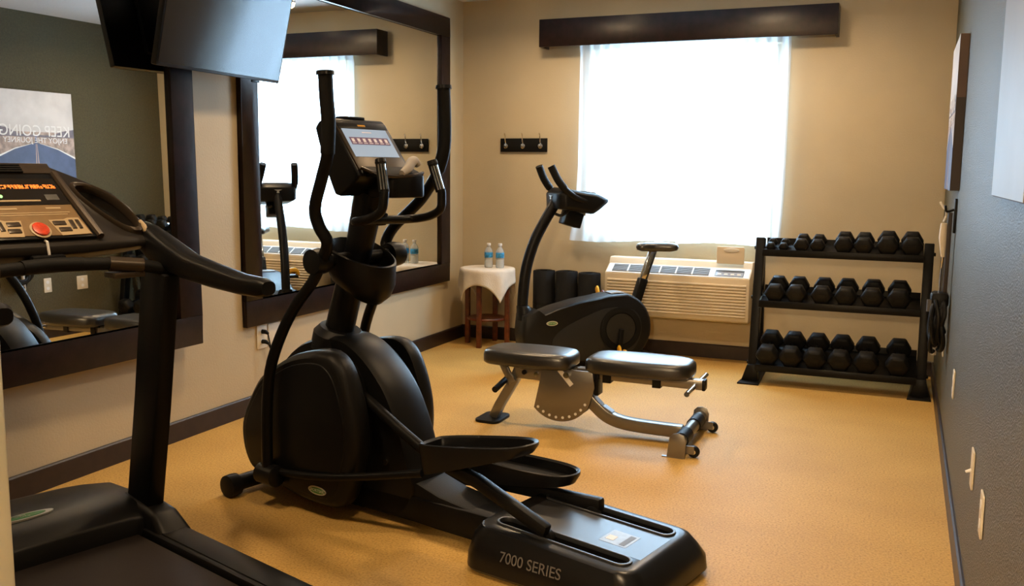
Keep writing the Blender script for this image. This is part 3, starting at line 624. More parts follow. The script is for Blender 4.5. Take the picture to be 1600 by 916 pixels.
# vents on the top ridge
for i in range(4):
    s_ = -0.080 + i*0.009
    fpoly(MB(), [(s_,-0.12),(s_,0.055),(s_+0.005,0.055),(s_+0.005,-0.12)], 0.012, 0.019).build('vent_slat', 'shadowy', co_, smooth=False)
fpoly(MB(), [(-0.078,0.070),(-0.078,0.118),(-0.050,0.118),(-0.050,0.070)], 0.004, 0.012).build('top_badge', 'black', co_, bevel=0.001)
for sg in (-1, 1):
    # dished cup pocket
    cup = [(0.008,0.192),(0.015,0.245),(0.065,0.292),(0.130,0.316),(0.172,0.318),(0.190,0.300),(0.176,0.263),(0.131,0.228),(0.082,0.202),(0.041,0.188)]
    cup = [(a, sg*b) for a, b in cat(cup, 3)]
    c0 = (sum(p[0] for p in cup)/len(cup), sum(p[1] for p in cup)/len(cup))
    hole = lambda q, h: [fp(c0[0]+(a-c0[0])*q, c0[1]+(t-c0[1])*q, h) for a, t in cup]
    cut(co_, MB().loft([hole(0.80, -0.040), hole(1.0, -0.012), hole(1.0, 0.08)]))
    MB().loft([hole(1.16,-0.004), hole(1.14,0.014), hole(1.05,0.019), hole(0.985,0.014), hole(0.975,-0.012)], cap=False).build('cup_pocket', 'bezel', co_, angle=50)
    MB().loft([hole(0.80,-0.039), hole(0.75,-0.037)]).build('pocket_liner', 'shadowy', co_)
    MB().tube([fp(-0.048, sg*0.150, 0.010), fp(0.08, sg*0.156, 0.012), fp(0.215, sg*0.170, 0.010)], [0.013, 0.015, 0.012], 10, smooth=3).build('side_trim', 'bezel', co_)
    MB().tube([fp(0.165,sg*0.326,0.014), fp(0.200,sg*0.328,0.012), fp(0.235,sg*0.330,0.006)], [0.007,0.011,0.005], 10, smooth=3).build('pocket_clip', 'panel_light', co_)
    # arm running back from the console
    arm = [(0.13,0.340,1.140,0.016,0.030),(0.17,0.346,1.118,0.028,0.052),(0.22,0.349,1.098,0.036,0.060),(0.30,0.353,1.070,0.042,0.057),(0.42,0.358,1.038,0.040,0.043),(0.55,0.361,1.020,0.036,0.038),(0.70,0.362,1.005,0.033,0.031),(0.80,0.362,1.004,0.032,0.028),(0.824,0.362,1.004,0.024,0.020)]
    MB().loft([[(a, sg*(t + hw*math.copysign(abs(math.cos(q))**0.75, math.cos(q))), z + hh*math.copysign(abs(math.sin(q))**0.75, math.sin(q))) for q in [2*math.pi*k/20 for k in range(20)]] for a, t, z, hw, hh in arm]).build('arm_rest', 'black', T, angle=50)
    MB().tube([(0.255,sg*0.05,1.052),(0.275,sg*0.16,1.050),(0.30,sg*0.27,1.038),(0.31,sg*0.335,1.020)], 0.020, 12, smooth=3).build('cross_bar', 'grip', T)
    g = MB().tube([(0.277,sg*0.165,1.050),(0.30,sg*0.262,1.039)], 0.0235, 14).build('pulse_grip', 'bezel', T)
    MB().box((0.24, min(sg*0.165, sg*0.265), 1.005), (0.31, max(sg*0.165, sg*0.265), 1.022)).build('grip_plate', 'bezel', g, bevel=0.003)
MB().tube([(0.262,-0.09,1.053),(0.25,0,1.055),(0.262,0.09,1.053)], 0.022, 12, smooth=3).build('cross_bar', 'grip', T)
MB().box((0.12, -0.05, 1.03), (0.25, 0.05, 1.085)).build('bar_mount', 'black', T, bevel=0.008)

# ------------------------------------------------------------------ weight bench
B = thing('weight_bench', 'adjustable silver weight bench with black vinyl pads in the middle of floor', 'weight bench', (0, -2.22, 0))
MB().prism(rrect(1.185, -0.10, 1.325, 0.10, 0.035), 0, 0.016, 'z').build('front_foot', 'rubber', B, bevel=0.003)
MB().bar([(1.265,0,0.015),(1.30,0,0.09),(1.385,0,0.235),(1.425,0,0.330)], 0.055, 0.050, up=(1,0,0)).build('front_leg', 'silver', B, bevel=0.006)
MB().bar([(1.33,-0.04,0.325),(1.36,-0.04,0.27),(1.39,-0.04,0.225)], 0.018, 0.040, up=(1,0,0)).build('ladder_brace', 'silver', B, bevel=0.003)
MB().bar([(1.395,0,0.290),(1.64,0,0.290)], 0.062, 0.085).build('seat_beam', 'silver', B, bevel=0.006)
MB().tube([(1.335,-0.155,0.205),(1.335,0.02,0.235)], 0.017, 12).build('pull_pin', 'rubber', B)
MB().tube([(1.452,-0.040,0.286),(1.452,0.04,0.286)], 0.013, 12).build('bolt', 'steel_black', B)
MB().tube([(1.520,-0.040,0.280),(1.520,0.04,0.280)], 0.013, 12).build('bolt', 'chrome', B)
arc = [(1.655+0.187*math.cos(R(a)), 0.232+0.187*math.sin(R(a))) for a in range(222, 336, 6)]
sec = arc + [(1.848,0.24),(1.835,0.325),(1.56,0.325),(1.54,0.22)]
for t0 in (-0.052, 0.044):
    q = MB().prism(sec, t0, t0+0.008, 'y').build('angle_plate', 'silver', B, bevel=0.001)
    for a in range(226, 334, 13):
        x, z = 1.655+0.166*math.cos(R(a)), 0.232+0.166*math.sin(R(a))
        MB().lathe([(0.0075,-0.0012),(0.0075,0.0092)], (x, t0, z), 'y', 10).build('pin_hole', 'cap', q)
MB().bar([(1.655,-0.054,0.322),(1.725,-0.054,0.245)], 0.024, 0.003, up=(0,1,0)).build('warning_label', 'white_print', B)
MB().tube([(1.70,-0.075,0.300),(1.70,0.075,0.300)], 0.016, 14).build('pivot_bolt', 'chrome', B)
MB().bar([(1.60,0,0.275),(1.74,0,0.235),(1.825,0,0.155),(1.90,0,0.095),(1.98,0,0.068),(2.10,0,0.058),(2.30,0,0.055)], 0.062, 0.062, smooth=4).build('main_tube', 'silver', B, bevel=0.007)
for s0, s1, z0, z1 in ((1.835,1.875,0.182,0.146),(1.885,1.935,0.141,0.112)):
    MB().bar([(s0,-0.0,z0),(s1,-0.0,z1)], 0.046, 0.012, up=(0.6,0,0.7)).build('glare_strip', 'sticker_and_glare', B)  # pale strips paint the window's blue glare onto the tube
MB().box((1.842,-0.04,0.20),(1.865,0.04,0.345)).build('stop_block', 'steel_black', B, bevel=0.004)
MB().bar([(1.74,0,0.310),(2.395,0,0.304)], 0.052, 0.050).build('back_rail', 'silver', B, bevel=0.005)
MB().box((2.392,-0.028,0.277),(2.408,0.028,0.331)).build('rail_plug', 'rubber', B, bevel=0.004)
MB().tube([(2.362,-0.235,0.303),(2.362,0.235,0.303)], 0.013, 14).build('carry_handle', 'chrome', B)
for x in (1.905, 2.165): MB().box((x-0.022,-0.034,0.270),(x+0.022,0.034,0.352)).build('pad_bracket', 'steel_black', B, bevel=0.003)
def pad(name, pts, z0, z1):
    o = cat(pts, 3); c = (sum(p[0] for p in o)/len(o), 0)
    def rg(k, z): return [(c[0]+(p[0]-c[0])*k, p[1]*k, z) for p in o]
    return MB().loft([rg(0.95,z0), rg(0.995,z0+0.008), rg(1,z0+0.02), rg(1,z1-0.030), rg(0.985,z1-0.014), rg(0.94,z1-0.003), rg(0.86,z1+0.002), rg(0.5,z1+0.005)]).build(name, 'vinyl', B, angle=60)
pad('seat_pad', [(1.235,-0.06),(1.25,-0.105),(1.30,-0.130),(1.45,-0.145),(1.60,-0.138),(1.70,-0.115),(1.725,-0.06),(1.725,0.06),(1.70,0.115),(1.60,0.138),(1.45,0.145),(1.30,0.130),(1.25,0.105),(1.235,0.06)], 0.332, 0.408)
pad('back_pad', [(1.805,-0.055),(1.815,-0.10),(1.87,-0.135),(2.0,-0.15),(2.15,-0.148),(2.28,-0.132),(2.335,-0.095),(2.345,-0.04),(2.345,0.04),(2.335,0.095),(2.28,0.132),(2.15,0.148),(2.0,0.15),(1.87,0.135),(1.815,0.10),(1.805,0.055)], 0.335, 0.412)
MB().tube([(2.335,-0.27,0.068),(2.335,0.27,0.068)], 0.032, 16).build('rear_crossbar', 'silver', B)
for sg in (-1, 1):
    MB().tube([(2.335,sg*0.085,0.068),(2.335,sg*0.205,0.068)], 0.0375, 16).build('foam_sleeve', 'rubber', B)
    MB().prism([(2.285,0.0),(2.372,0.0),(2.376,0.085),(2.365,0.112),(2.340,0.122),(2.315,0.118),(2.297,0.10)], sg*0.275, sg*0.281 , 'y').build('end_plate', 'silver', B, bevel=0.001)
    MB().box((2.262,min(sg*0.262,sg*0.282),0.0),(2.372,max(sg*0.262,sg*0.282),0.005)).build('floor_flange', 'silver', B)
    w_ = MB().lathe([(0.008,-0.014),(0.026,-0.013),(0.029,-0.005),(0.029,0.005),(0.026,0.013),(0.008,0.014)], (2.405,sg*0.235,0.030), 'y', 18).build('transport_wheel', 'rubber', B)
    MB().lathe([(0.012,-0.0155),(0.012,0.0155)], (2.405,sg*0.235,0.030), 'y', 12).build('wheel_hub', 'chrome', w_)
    MB().box((2.34,sg*0.235-0.02,0.02),(2.41,sg*0.235-0.015,0.06)).build('wheel_fork', 'silver', B)

# ------------------------------------------------------------------ upright exercise bike
K = thing('exercise_bike', 'black upright exercise bike with grey saddle in front of the air conditioner', 'exercise bike', (1.10, -0.95, 0), R(41))
CS, CZ = 0.480, 0.288                               # flywheel centre
circ = [(CS+0.24*math.cos(R(a)), CZ+0.24*math.sin(R(a))) for a in range(-68, 84, 9)]
body = circ + [(0.40,0.518),(0.34,0.505),(0.18,0.480),(0.02,0.440),(-0.075,0.405),(-0.12,0.440),(-0.205,0.395),(-0.215,0.27),(-0.20,0.16),(-0.15,0.085),(0.08,0.07),(0.33,0.07)]
cb = (0.22, 0.28)
bd = MB().loft([yring(scaled(body,0.95,cb),-0.105), yring(scaled(body,0.985,cb),-0.095), yring(body,-0.08), yring(body,0.08), yring(scaled(body,0.985,cb),0.095), yring(scaled(body,0.95,cb),0.105)]).build('drive_shroud', 'charcoal', K, angle=45)
for sg in (-1, 1):
    inl = cat([(-0.01,0.19),(0.04,0.29),(0.22,0.38),(0.40,0.435),(0.58,0.41),(0.64,0.29),(0.58,0.14),(0.40,0.09),(0.13,0.09)], 4)
    MB().prism(inl, sg*0.1045, sg*0.109, 'y').build('side_panel', 'panel_side', bd, bevel=0.002)
    fl = Matrix.Translation((CS, sg*0.110, CZ)) @ Matrix.Scale(sg, 4, (0,1,0))
    MB().lathe([(0.150,0.0),(0.150,0.005),(0.138,0.008),(0.112,0.008),(0.110,0.002)], (0,0,0), 'y', 40).xf(fl).build('disc_ring', 'shadowy', bd)
    MB().lathe([(0.108,0.0),(0.106,0.006),(0.092,0.007),(0.03,0.007)], (0,0,0), 'y', 40).xf(fl).build('crank_disc', 'panel_side', bd)
    dz = -1 if sg < 0 else 1
    MB().bar([(CS,sg*0.130,CZ),(CS-0.02,sg*0.138,CZ+0.16*dz)], 0.018, 0.032, up=(1,0,0)).build('crank_arm', 'steel_black', K, bevel=0.004)
    pc = Vector((CS-0.02, sg*0.195, CZ+(0.165 if sg < 0 else 0.19)*dz))
    pe = MB().box(pc+Vector((-0.05,-0.045,-0.014)), pc+Vector((0.05,0.045,0.010))).build('pedal', 'black', K, bevel=0.006)
    MB().lathe([(0.004,-0.05),(0.012,-0.05),(0.012,0.05),(0.004,0.05)], tuple(pc), 'y', 10).build('pedal_axle', 'chrome', pe)
    MB().tube([pc+Vector((-0.045,-0.050,0.0)), pc+Vector((-0.042,-0.045,0.030)), pc+Vector((-0.035,-0.02,0.048)), pc+Vector((-0.020,0.02,0.048)), pc+Vector((-0.005,0.045,0.030)), pc+Vector((0.0,0.050,0.0))], 0.012, 8, smooth=3, flat=1.7).build('toe_strap', 'yellow', pe)
    MB().tube([pc+Vector((0.02,-0.048,0.004)), pc+Vector((0.012,-0.03,0.022)), pc+Vector((0.02,0.0,0.026)), pc+Vector((0.03,0.03,0.022)), pc+Vector((0.04,0.048,0.004))], 0.010, 8, smooth=3, flat=1.5).build('strap_tail', 'yellow' if sg < 0 else 'maroon', pe)
    MB().prism(ellipse(-0.015, 0.345, 0.040, 0.016), sg*0.1025, sg*0.1085, 'y').build('oval_badge', 'badge_silver', bd)
    MB().prism(ellipse(-0.015, 0.345, 0.033, 0.010), sg*0.1080, sg*0.1095, 'y').build('badge_face', 'badge_green', bd)
    text('badge_lettering', 'SPORTSART', 0.012, 'badge_silver', bd, (-0.015, sg*0.110, 0.345), (R(90), 0, 0 if sg < 0 else R(180)))
cap = MB()
cap.loft([[(CS+rr*math.cos(R(a)), t, CZ+rr*math.sin(R(a))) for rr, t in ((0.238,-0.055),(0.2435,-0.050),(0.2435,0.050),(0.238,0.055))] for a in range(58, 106, 4)]).build('shroud_cap', 'vent_grey', bd)
for s_ in (-0.12, 0.80):
    st = MB().tube([(s_,-0.25,0.040),(s_,0.25,0.040)], 0.030, 14).build('stabilizer', 'steel_black', K)
    for sg in (-1, 1): MB().lathe([(0.03,-0.02),(0.040,-0.016),(0.040,0.016),(0.03,0.02)], (s_, sg*0.25, 0.040), 'y', 16).build('stabilizer_cap', 'rubber', st)
MB().bar([(-0.12,0,0.055),(0.80,0,0.055)], 0.08, 0.06).build('base_rail', 'steel_black', K, bevel=0.006)
MB().loft([oval((-0.165,0,0.36),0.060,0.07,(1,0)), oval((-0.175,0,0.43),0.05,0.055,(1,0)), oval((-0.185,0,0.455),0.042,0.042,(1,0))]).build('mast_boot', 'black', K)
MB().tube([(-0.188,0,0.40),(-0.184,0,0.523),(-0.162,0,0.71),(-0.107,0,0.884),(-0.034,0,1.022),(0.045,0,1.150)], [0.037]*6, 16, smooth=5, flat=0.85).build('curved_mast', 'black', K)
prof = [(0.01,1.10),(0.005,1.20),(0.05,1.238),(0.20,1.210),(0.295,1.198),(0.375,1.162),(0.372,1.140),(0.30,1.085),(0.262,1.062),(0.12,1.085)]
bc = MB().loft([[(0.18+(p[0]-0.18)*k, t, 1.15+(p[1]-1.15)*k) for p in prof] for t, k in ((-0.150,0.72),(-0.125,0.95),(-0.08,1),(0.08,1),(0.125,0.95),(0.150,0.72))]).build('console', 'black', K, bevel=0.008, angle=40)
MB().add([(0.21,-0.08,1.2085),(0.290,-0.08,1.1985),(0.290,0.08,1.1985),(0.21,0.08,1.2085),(0.21,-0.08,1.214),(0.290,-0.08,1.204),(0.290,0.08,1.204),(0.21,0.08,1.214)],[(0,3,2,1),(4,5,6,7),(0,1,5,4),(1,2,6,5),(2,3,7,6),(3,0,4,7)]).build('display', 'display', bc)
MB().prism([(-0.030,1.185),(0.030,1.185),(0.006,1.175),(0.010,1.160),(-0.010,1.160),(-0.006,1.175)], -0.001, 0.004, 'x').build('logo', 'badge_silver', bc, smooth=False)
for sg in (-1, 1):
    hb_ = MB().tube([(0.20,sg*0.130,1.150),(0.12,sg*0.140,1.175),(0.05,sg*0.138,1.225),(0.0,sg*0.128,1.290),(-0.030,sg*0.118,1.350)], 0.022, 12, smooth=4).build('handle_bar', 'black', K)
    MB().tube([(0.045,sg*0.137,1.231),(0.0,sg*0.128,1.290),(-0.042,sg*0.115,1.376)], 0.0255, 12, smooth=4).build('grip', 'grip', hb_)
MB().tube([(0.12,-0.06,1.10),(0.06,-0.06,1.055),(0.02,-0.04,1.065)], 0.010, 8, smooth=3).build('lower_loop', 'black', K)
MB().obox(Vector((0.150,0,1.030)), (0.125,0.11,0.10), Matrix.Rotation(R(16),4,'Y')).build('bottle_holder', 'black', K, bevel=0.008)
MB().box((0.20,-0.02,1.05),(0.245,0.02,1.10)).build('holder_bracket', 'chrome', K, bevel=0.003)
MB().bar([(0.63,0,0.42),(0.692,0,0.615)], 0.06, 0.064, up=(1,0,0)).build('seat_sleeve', 'black', K, bevel=0.012)
MB().bar([(0.685,0,0.59),(0.765,0,0.812)], 0.042, 0.052, up=(1,0,0)).build('seat_post', 'chrome', K, bevel=0.010)
sad = [(0.645,-0.022),(0.68,-0.04),(0.76,-0.055),(0.84,-0.10),(0.89,-0.115),(0.915,-0.08),(0.92,0.0),(0.915,0.08),(0.89,0.115),(0.84,0.10),(0.76,0.055),(0.68,0.04),(0.645,0.022),(0.635,0)]
so = cat(sad, 3); c = (0.78, 0)
MB().loft([[(c[0]+(p[0]-c[0])*k, p[1]*k, z) for p in so] for k, z in ((0.75,0.803),(0.95,0.813),(1.0,0.830),(0.97,0.847),(0.85,0.858),(0.5,0.863))]).build('saddle', 'vinyl', K, angle=60)

# ------------------------------------------------------------------ side table, cloth, bottles
tx, ty, ttop = 0.325, -0.232, 0.596
t = thing('side_table', 'small round cherry wood side table with a lower shelf in the corner', 'table', (tx, ty, 0))
MB().lathe([(0.01,0.572),(0.195,0.572),(0.205,0.578),(0.205,0.592),(0.198,0.596),(0.01,0.596)], n=40).build('tabletop', 'cherry', t)
MB().lathe([(0.14,0.535),(0.165,0.535),(0.165,0.5715),(0.14,0.5715)], n=32).build('apron', 'cherry', t)
for a in (2, 92, 182, 272):
    x, y = 0.165*math.cos(R(a)), 0.165*math.sin(R(a))
    MB().obox(Vector((x,y,0.2855)), (0.034,0.034,0.571), Matrix.Rotation(R(a),4,'Z')).build('leg', 'cherry', t, bevel=0.003)
MB().lathe([(0.01,0.200),(0.150,0.200),(0.154,0.205),(0.154,0.213),(0.15,0.218),(0.01,0.218)], n=32).build('shelf', 'cherry', t)
def cloth():
    n = 44; L = 0.315; vs = []; fs = []
    for i in range(n+1):
        for j in range(n+1):
            u, v = (2*i/n-1)*L, (2*j/n-1)*L
            r = math.hypot(u, v); a = math.atan2(v, u) + R(4)
            Rt = 0.211
            if r <= Rt-0.01: x, y, z = r*math.cos(a), r*math.sin(a), ttop+0.003
            else:
                h = r-(Rt-0.01); wv = min(1, h/0.08)
                b_ = min(h, 0.016)/0.016*math.pi/2
                rr = Rt-0.01 + 0.010*math.sin(b_) + wv*0.006*math.sin(a*9+1.0) + h*0.05
                x, y, z = rr*math.cos(a), rr*math.sin(a), ttop+0.003 - 0.010*(1-math.cos(b_)) - max(0, h-0.012)*1.02
            vs.append((x, y, z))
    for i in range(n):
        for j in range(n):
            q = i*(n+1)+j; fs.append((q, q+n+1, q+n+2, q+1))
    o = MB().add(vs, fs).build('tablecloth', 'cloth', angle=180); o.location = (tx, ty, 0)
    md = o.modifiers.new('thick', 'SOLIDIFY'); md.thickness = 0.003; md.offset = 1
    tag(o, 'cream cloth draped over the round side table with hanging corners', 'tablecloth')
cloth()
def bottle(x, y, label):
    z = ttop + 0.0065
    o = thing('water_bottle', label, 'bottle', (x, y, z), random.uniform(0, 6), 'water bottles on the side table')
    MB().lathe([(0.004,0.006),(0.018,0.002),(0.028,0.0),(0.032,0.006),(0.0325,0.06),(0.031,0.064),(0.0325,0.068),(0.0325,0.120),(0.030,0.132),(0.020,0.150),(0.0135,0.158),(0.013,0.170),(0.004,0.170)], n=20).build('bottle_body', 'bottle', o)
    MB().lathe([(0.0330,0.078),(0.0333,0.079),(0.0333,0.117),(0.0330,0.118)], n=20).build('bottle_label', 'label_blue', o)
    MB().lathe([(0.004,0.1705),(0.0155,0.1705),(0.0160,0.172),(0.0155,0.186),(0.013,0.188),(0.004,0.188)], n=18).build('bottle_cap', 'cap', o)
    MB().lathe([(0.0300,0.006),(0.0302,0.010),(0.0302,0.076),(0.0298,0.0765)], n=16).build('lower_wall', 'bottle', o)
bottle(0.335, -0.235, 'clear water bottle on the side table, the one nearer the mirror wall')
bottle(0.425, -0.225, 'clear water bottle on the side table, the one nearer the exercise bike')

# rolled mats on end
def mat_roll(x, y, r, h, label):
    o = thing('rolled_mat', label, 'exercise mat', (x, y, 0), 0, 'rolled mats against the window wall')
    pts = []; N = 64; turns = 3.0
    ring = lambda z, rr: [(rr*math.cos(2*math.pi*j/32), rr*math.sin(2*math.pi*j/32), z) for j in range(32)]
    MB().loft([ring(0.001,r*0.97), ring(0.008,r), ring(h-0.008,r), ring(h,r*0.97), ring(h,r*0.30), ring(h-0.03,r*0.28)]).build('mat_roll', 'mat', o, angle=50)
    sp = [(r*(0.3+0.64*k/N)*math.cos(k/N*turns*6.283), r*(0.3+0.64*k/N)*math.sin(k/N*turns*6.283), h+0.001) for k in range(N+1)]
    MB().tube(sp, 0.0022, 6).build('rolled_edge', 'rubber', o)
    for z in (h*0.58,):
        MB().lathe([(r*1.003,z-0.012),(r*1.012,z-0.010),(r*1.012,z+0.010),(r*1.003,z+0.012)], n=32).build('strap', 'rubber', o)
mat_roll(0.745, -0.108, 0.085, 0.588, 'rolled black exercise mat standing on end closest to the side table')
mat_roll(0.928, -0.110, 0.085, 0.590, 'rolled black exercise mat standing on end in the middle of three')
mat_roll(1.108, -0.108, 0.085, 0.586, 'rolled black exercise mat standing on end closest to the air conditioner')

# ------------------------------------------------------------------ wall air conditioner
A = thing('air_conditioner', 'almond wall air conditioner with louvred front under the window', 'air conditioner', (1.262, 0, 0.300))
AW = 1.043
prof = [(-0.001,0.0),(-0.205,0.0),(-0.220,0.012),(-0.222,0.315),(-0.120,0.372),(-0.095,0.420),(-0.001,0.420)]
cab = MB().prism(prof, 0.0, AW, 'x').build('cabinet', 'ptac', A, bevel=0.008)
for i in range(11):
    z = 0.040 + i*0.0215
    if z > 0.268: break
    MB().prism([(-0.221,z),(-0.232,z+0.003),(-0.232,z+0.011),(-0.221,z+0.017)], 0.022, AW-0.022, 'x').build('louvre', 'ptac', cab, bevel=0.001)
sl = Vector((0, 0.102, 0.057)).normalized(); sn = Vector((0, -0.057, 0.102)).normalized(); so_ = Vector((0, -0.222, 0.315))
def slope(mb, x0, x1, a0, a1, h0, h1):
    vs = [so_ + sl*a + sn*h + Vector((x, 0, 0)) for h in (h0, h1) for x, a in ((x0,a0),(x1,a0),(x1,a1),(x0,a1))]
    return mb.add(vs, [(0,3,2,1),(4,5,6,7),(0,1,5,4),(1,2,6,5),(2,3,7,6),(3,0,4,7)])
slope(MB(), 0.012, AW-0.012, 0.004, 0.114, -0.001, 0.002).build('top_panel', 'ptac_top', cab, smooth=False)
slope(MB(), 0.050, 0.755, 0.016, 0.104, 0.001, 0.003).build('vent_well', 'grille', cab, smooth=False)
for i in range(8): slope(MB(), 0.050, 0.755, 0.020+i*0.011, 0.0235+i*0.011, 0.0025, 0.008).build('vent_louvre', 'vent_grey', cab, smooth=False)
for i in range(1, 6): slope(MB(), 0.050+i*0.1175-0.004, 0.050+i*0.1175+0.004, 0.016, 0.104, 0.0025, 0.0095).build('vent_rib', 'ptac_top', cab, smooth=False)
slope(MB(), 0.795, 0.995, 0.016, 0.094, 0.001, 0.003).build('control_well', 'grille', cab, smooth=False)
slope(MB(), 0.800, 0.990, 0.020, 0.066, 0.0025, 0.005).build('control_panel', 'sticker_and_glare', cab, smooth=False)
for i in range(4): slope(MB(), 0.815+i*0.045, 0.840+i*0.045, 0.030, 0.045, 0.0045, 0.008).build('control_key', 'ptac_top', cab, bevel=0.001)
MB().prism(rrect(0.792, 0.405, 0.985, 0.528, 0.012), -0.128, -0.118, 'y').build('control_lid', 'ptac', A, bevel=0.003)
MB().prism(ellipse(0.895, 0.505, 0.055, 0.014), -0.134, -0.1275, 'y').build('lid_grip', 'ptac_top', A, bevel=0.002)

# ------------------------------------------------------------------ coat hooks
hk = thing('coat_hook_rail', 'black wooden coat rail with three chrome hooks beside the curtain', 'coat hooks', (0.524, 0, 1.539))
MB().box((-0.193,-0.018,-0.052),(0.193,-0.001,0.052)).build('rail', 'steel_black', hk, bevel=0.003)
for x in (-0.145, -0.002, 0.143):
    h_ = MB().lathe([(0.004,-0.034),(0.019,-0.030),(0.021,-0.022),(0.012,-0.0185)], (x,0,-0.008), 'y', 16).build('hook', 'chrome', hk)
    MB().tube([(x,-0.02,0.012),(x,-0.034,0.035),(x,-0.040,0.070),(x,-0.052,0.090)], [0.005,0.005,0.004,0.005], 8, smooth=3).build('hook_horn', 'chrome', h_)

# ------------------------------------------------------------------ dumbbell rack and dumbbells
RK = thing('dumbbell_rack', 'black three tier steel dumbbell rack in the corner by the green wall', 'dumbbell rack', (0, 0, 0))
XL, XR = 2.408, 3.415
for x in (XL, XR):
    u = MB().bar([(x,-0.655,0.010),(x,-0.500,0.925)], 0.056, 0.062, up=(0,-1,0.2)).build('upright', 'steel_black', RK, bevel=0.005)
    MB().prism([(x-0.075,-0.78),(x+0.060,-0.78),(x+0.045,-0.30),(x-0.045,-0.30)], 0, 0.010, 'z').build('foot_plate', 'steel_black', RK, bevel=0.002)
    MB().prism([(x-0.062,0.010),(x+0.045,0.010),(x+0.028,0.115),(x-0.028,0.115)], -0.70, -0.625, 'y').build('foot_gusset', 'steel_black', RK, bevel=0.004)
    MB().bar([(x,-0.33,0.012),(x,-0.44,0.80)], 0.045, 0.045, up=(0,-1,0.2)).build('rear_upright', 'steel_black', RK, bevel=0.004)
    for z in (0.12, 0.54, 0.86):
        y = -0.655 + 0.155*z/0.915
        MB().bar([(x,y,z),(x,y+0.22 if z < 0.8 else y+0.09,z+0.03)], 0.04, 0.04).build('side_brace', 'steel_black', RK, bevel=0.003)
        sg = -1 if x == XL else 1
        MB().lathe([(0.003,0.0),(0.011,0.001),(0.011,0.010),(0.003,0.012)], (0,0,0), 'x', 8).xf(Matrix.Translation((x+sg*0.028, y, z)) @ Matrix.Scale(sg, 4, (1,0,0))).build('bolt', 'steel_black', RK)
SLOPES = {'top': 0.20, 'mid': 0.20, 'bottom': 0.33}      # shelf slope, rising towards the wall
shelves = {'top': (-0.640, 0.820, 0.215), 'mid': (-0.705, 0.498, 0.27), 'bottom': (-0.76, 0.092, 0.30)}
for k, (y0, z0, dp) in shelves.items():
    y1 = y0+dp; SL = SLOPES[k]
    sec = [(y0,z0-0.002),(y0,z0+0.042),(y0+0.006,z0+0.042),(y0+0.012,z0+0.022),(y1,z0+0.022+SL*dp),(y1,z0+0.060+SL*dp),(y1+0.005,z0+0.060+SL*dp),(y1+0.005,z0+0.012+SL*dp),(y0+0.03,z0+0.008),(y0+0.03,z0-0.002)]
    MB().prism(sec, XL+0.029, XR-0.029, 'x').build('shelf', 'steel_black', RK, bevel=0.001)
tb = MB().prism([(-0.70,0.535),(-0.60,0.555),(-0.60,0.51),(-0.70,0.49)], XL+0.030, XL+0.036, 'x').build('shelf_end_guard', P('blue_grey_steel', (0.05,0.09,0.12), 0.4), RK)
def dumbbell(x, shelf, a, L, label, group):
    y0, z0, dp = shelves[shelf]; SL = SLOPES[shelf]
    o = thing('dumbbell', label, 'dumbbell', (x, y0+0.020, z0+0.0225+0.02*SL), 0, group)
    o.rotation_euler = (math.atan(SL), 0, 0)
    hl_ = L*0.30; r = a/math.sqrt(3)
    for y in (0.0, L-hl_):
        hexa = [(r*math.cos(R(60*i)), a/2+0.001+r*math.sin(R(60*i))) for i in range(6)]
        c = (0, a/2+0.001)
        MB().loft([[(p[0]*k, yy, c[1]+(p[1]-c[1])*k) for p in hexa] for yy, k in ((y,0.80),(y+hl_*0.18,1.0),(y+hl_*0.82,1.0),(y+hl_,0.80))]).build('hex_head', 'rubber', o, bevel=a*0.03, seg=1)
        yy = y-0.0006 if y == 0 else L+0.0006
    MB().prism(rrect(-a*0.20, a*0.42, a*0.20, a*0.60, a*0.03), -0.0008, 0.0006, 'y').build('weight_plaque', 'charcoal', o)
    MB().tube([(0,hl_*0.9,a/2),(0,L*0.42,a/2),(0,L*0.5,a/2),(0,L*0.58,a/2),(0,L-hl_*0.9,a/2)], [0.013,0.015,0.017,0.015,0.013], 12).build('handle', 'steel_black' if shelf != 'top' else 'chrome', o)
    return o
ordn = ['first', 'second', 'third', 'fourth', 'fifth', 'sixth', 'seventh', 'eighth']
tops = [(2.484,0.054,0.15,'smallest'),(2.562,0.054,0.15,'smallest'),(2.672,0.084,0.17,'small'),(2.770,0.084,0.17,'small'),(2.925,0.104,0.185,'medium'),(3.042,0.104,0.185,'medium'),(3.180,0.115,0.195,'larger'),(3.317,0.115,0.195,'larger')]
for i, (x, a, L, sz) in enumerate(tops):
    dumbbell(x, 'top', a, L, f'{sz} black hex dumbbell on the top tier, {ordn[i]} from the air conditioner end', 'dumbbells on the top tier')
for i, x in enumerate((2.530,2.660,2.815,2.957,3.110,3.262)):
    dumbbell(x, 'mid', 0.112+0.002*i, 0.25, f'black hex dumbbell on the middle tier, {ordn[i]} from the air conditioner end', 'dumbbells on the middle tier')
for i, x in enumerate((2.508,2.652,2.798,2.946,3.100,3.280)):
    dumbbell(x, 'bottom', 0.126+0.0006*i, 0.29, f'heavy black hex dumbbell on the bottom tier, {ordn[i]} from the air conditioner end', 'dumbbells on the bottom tier')

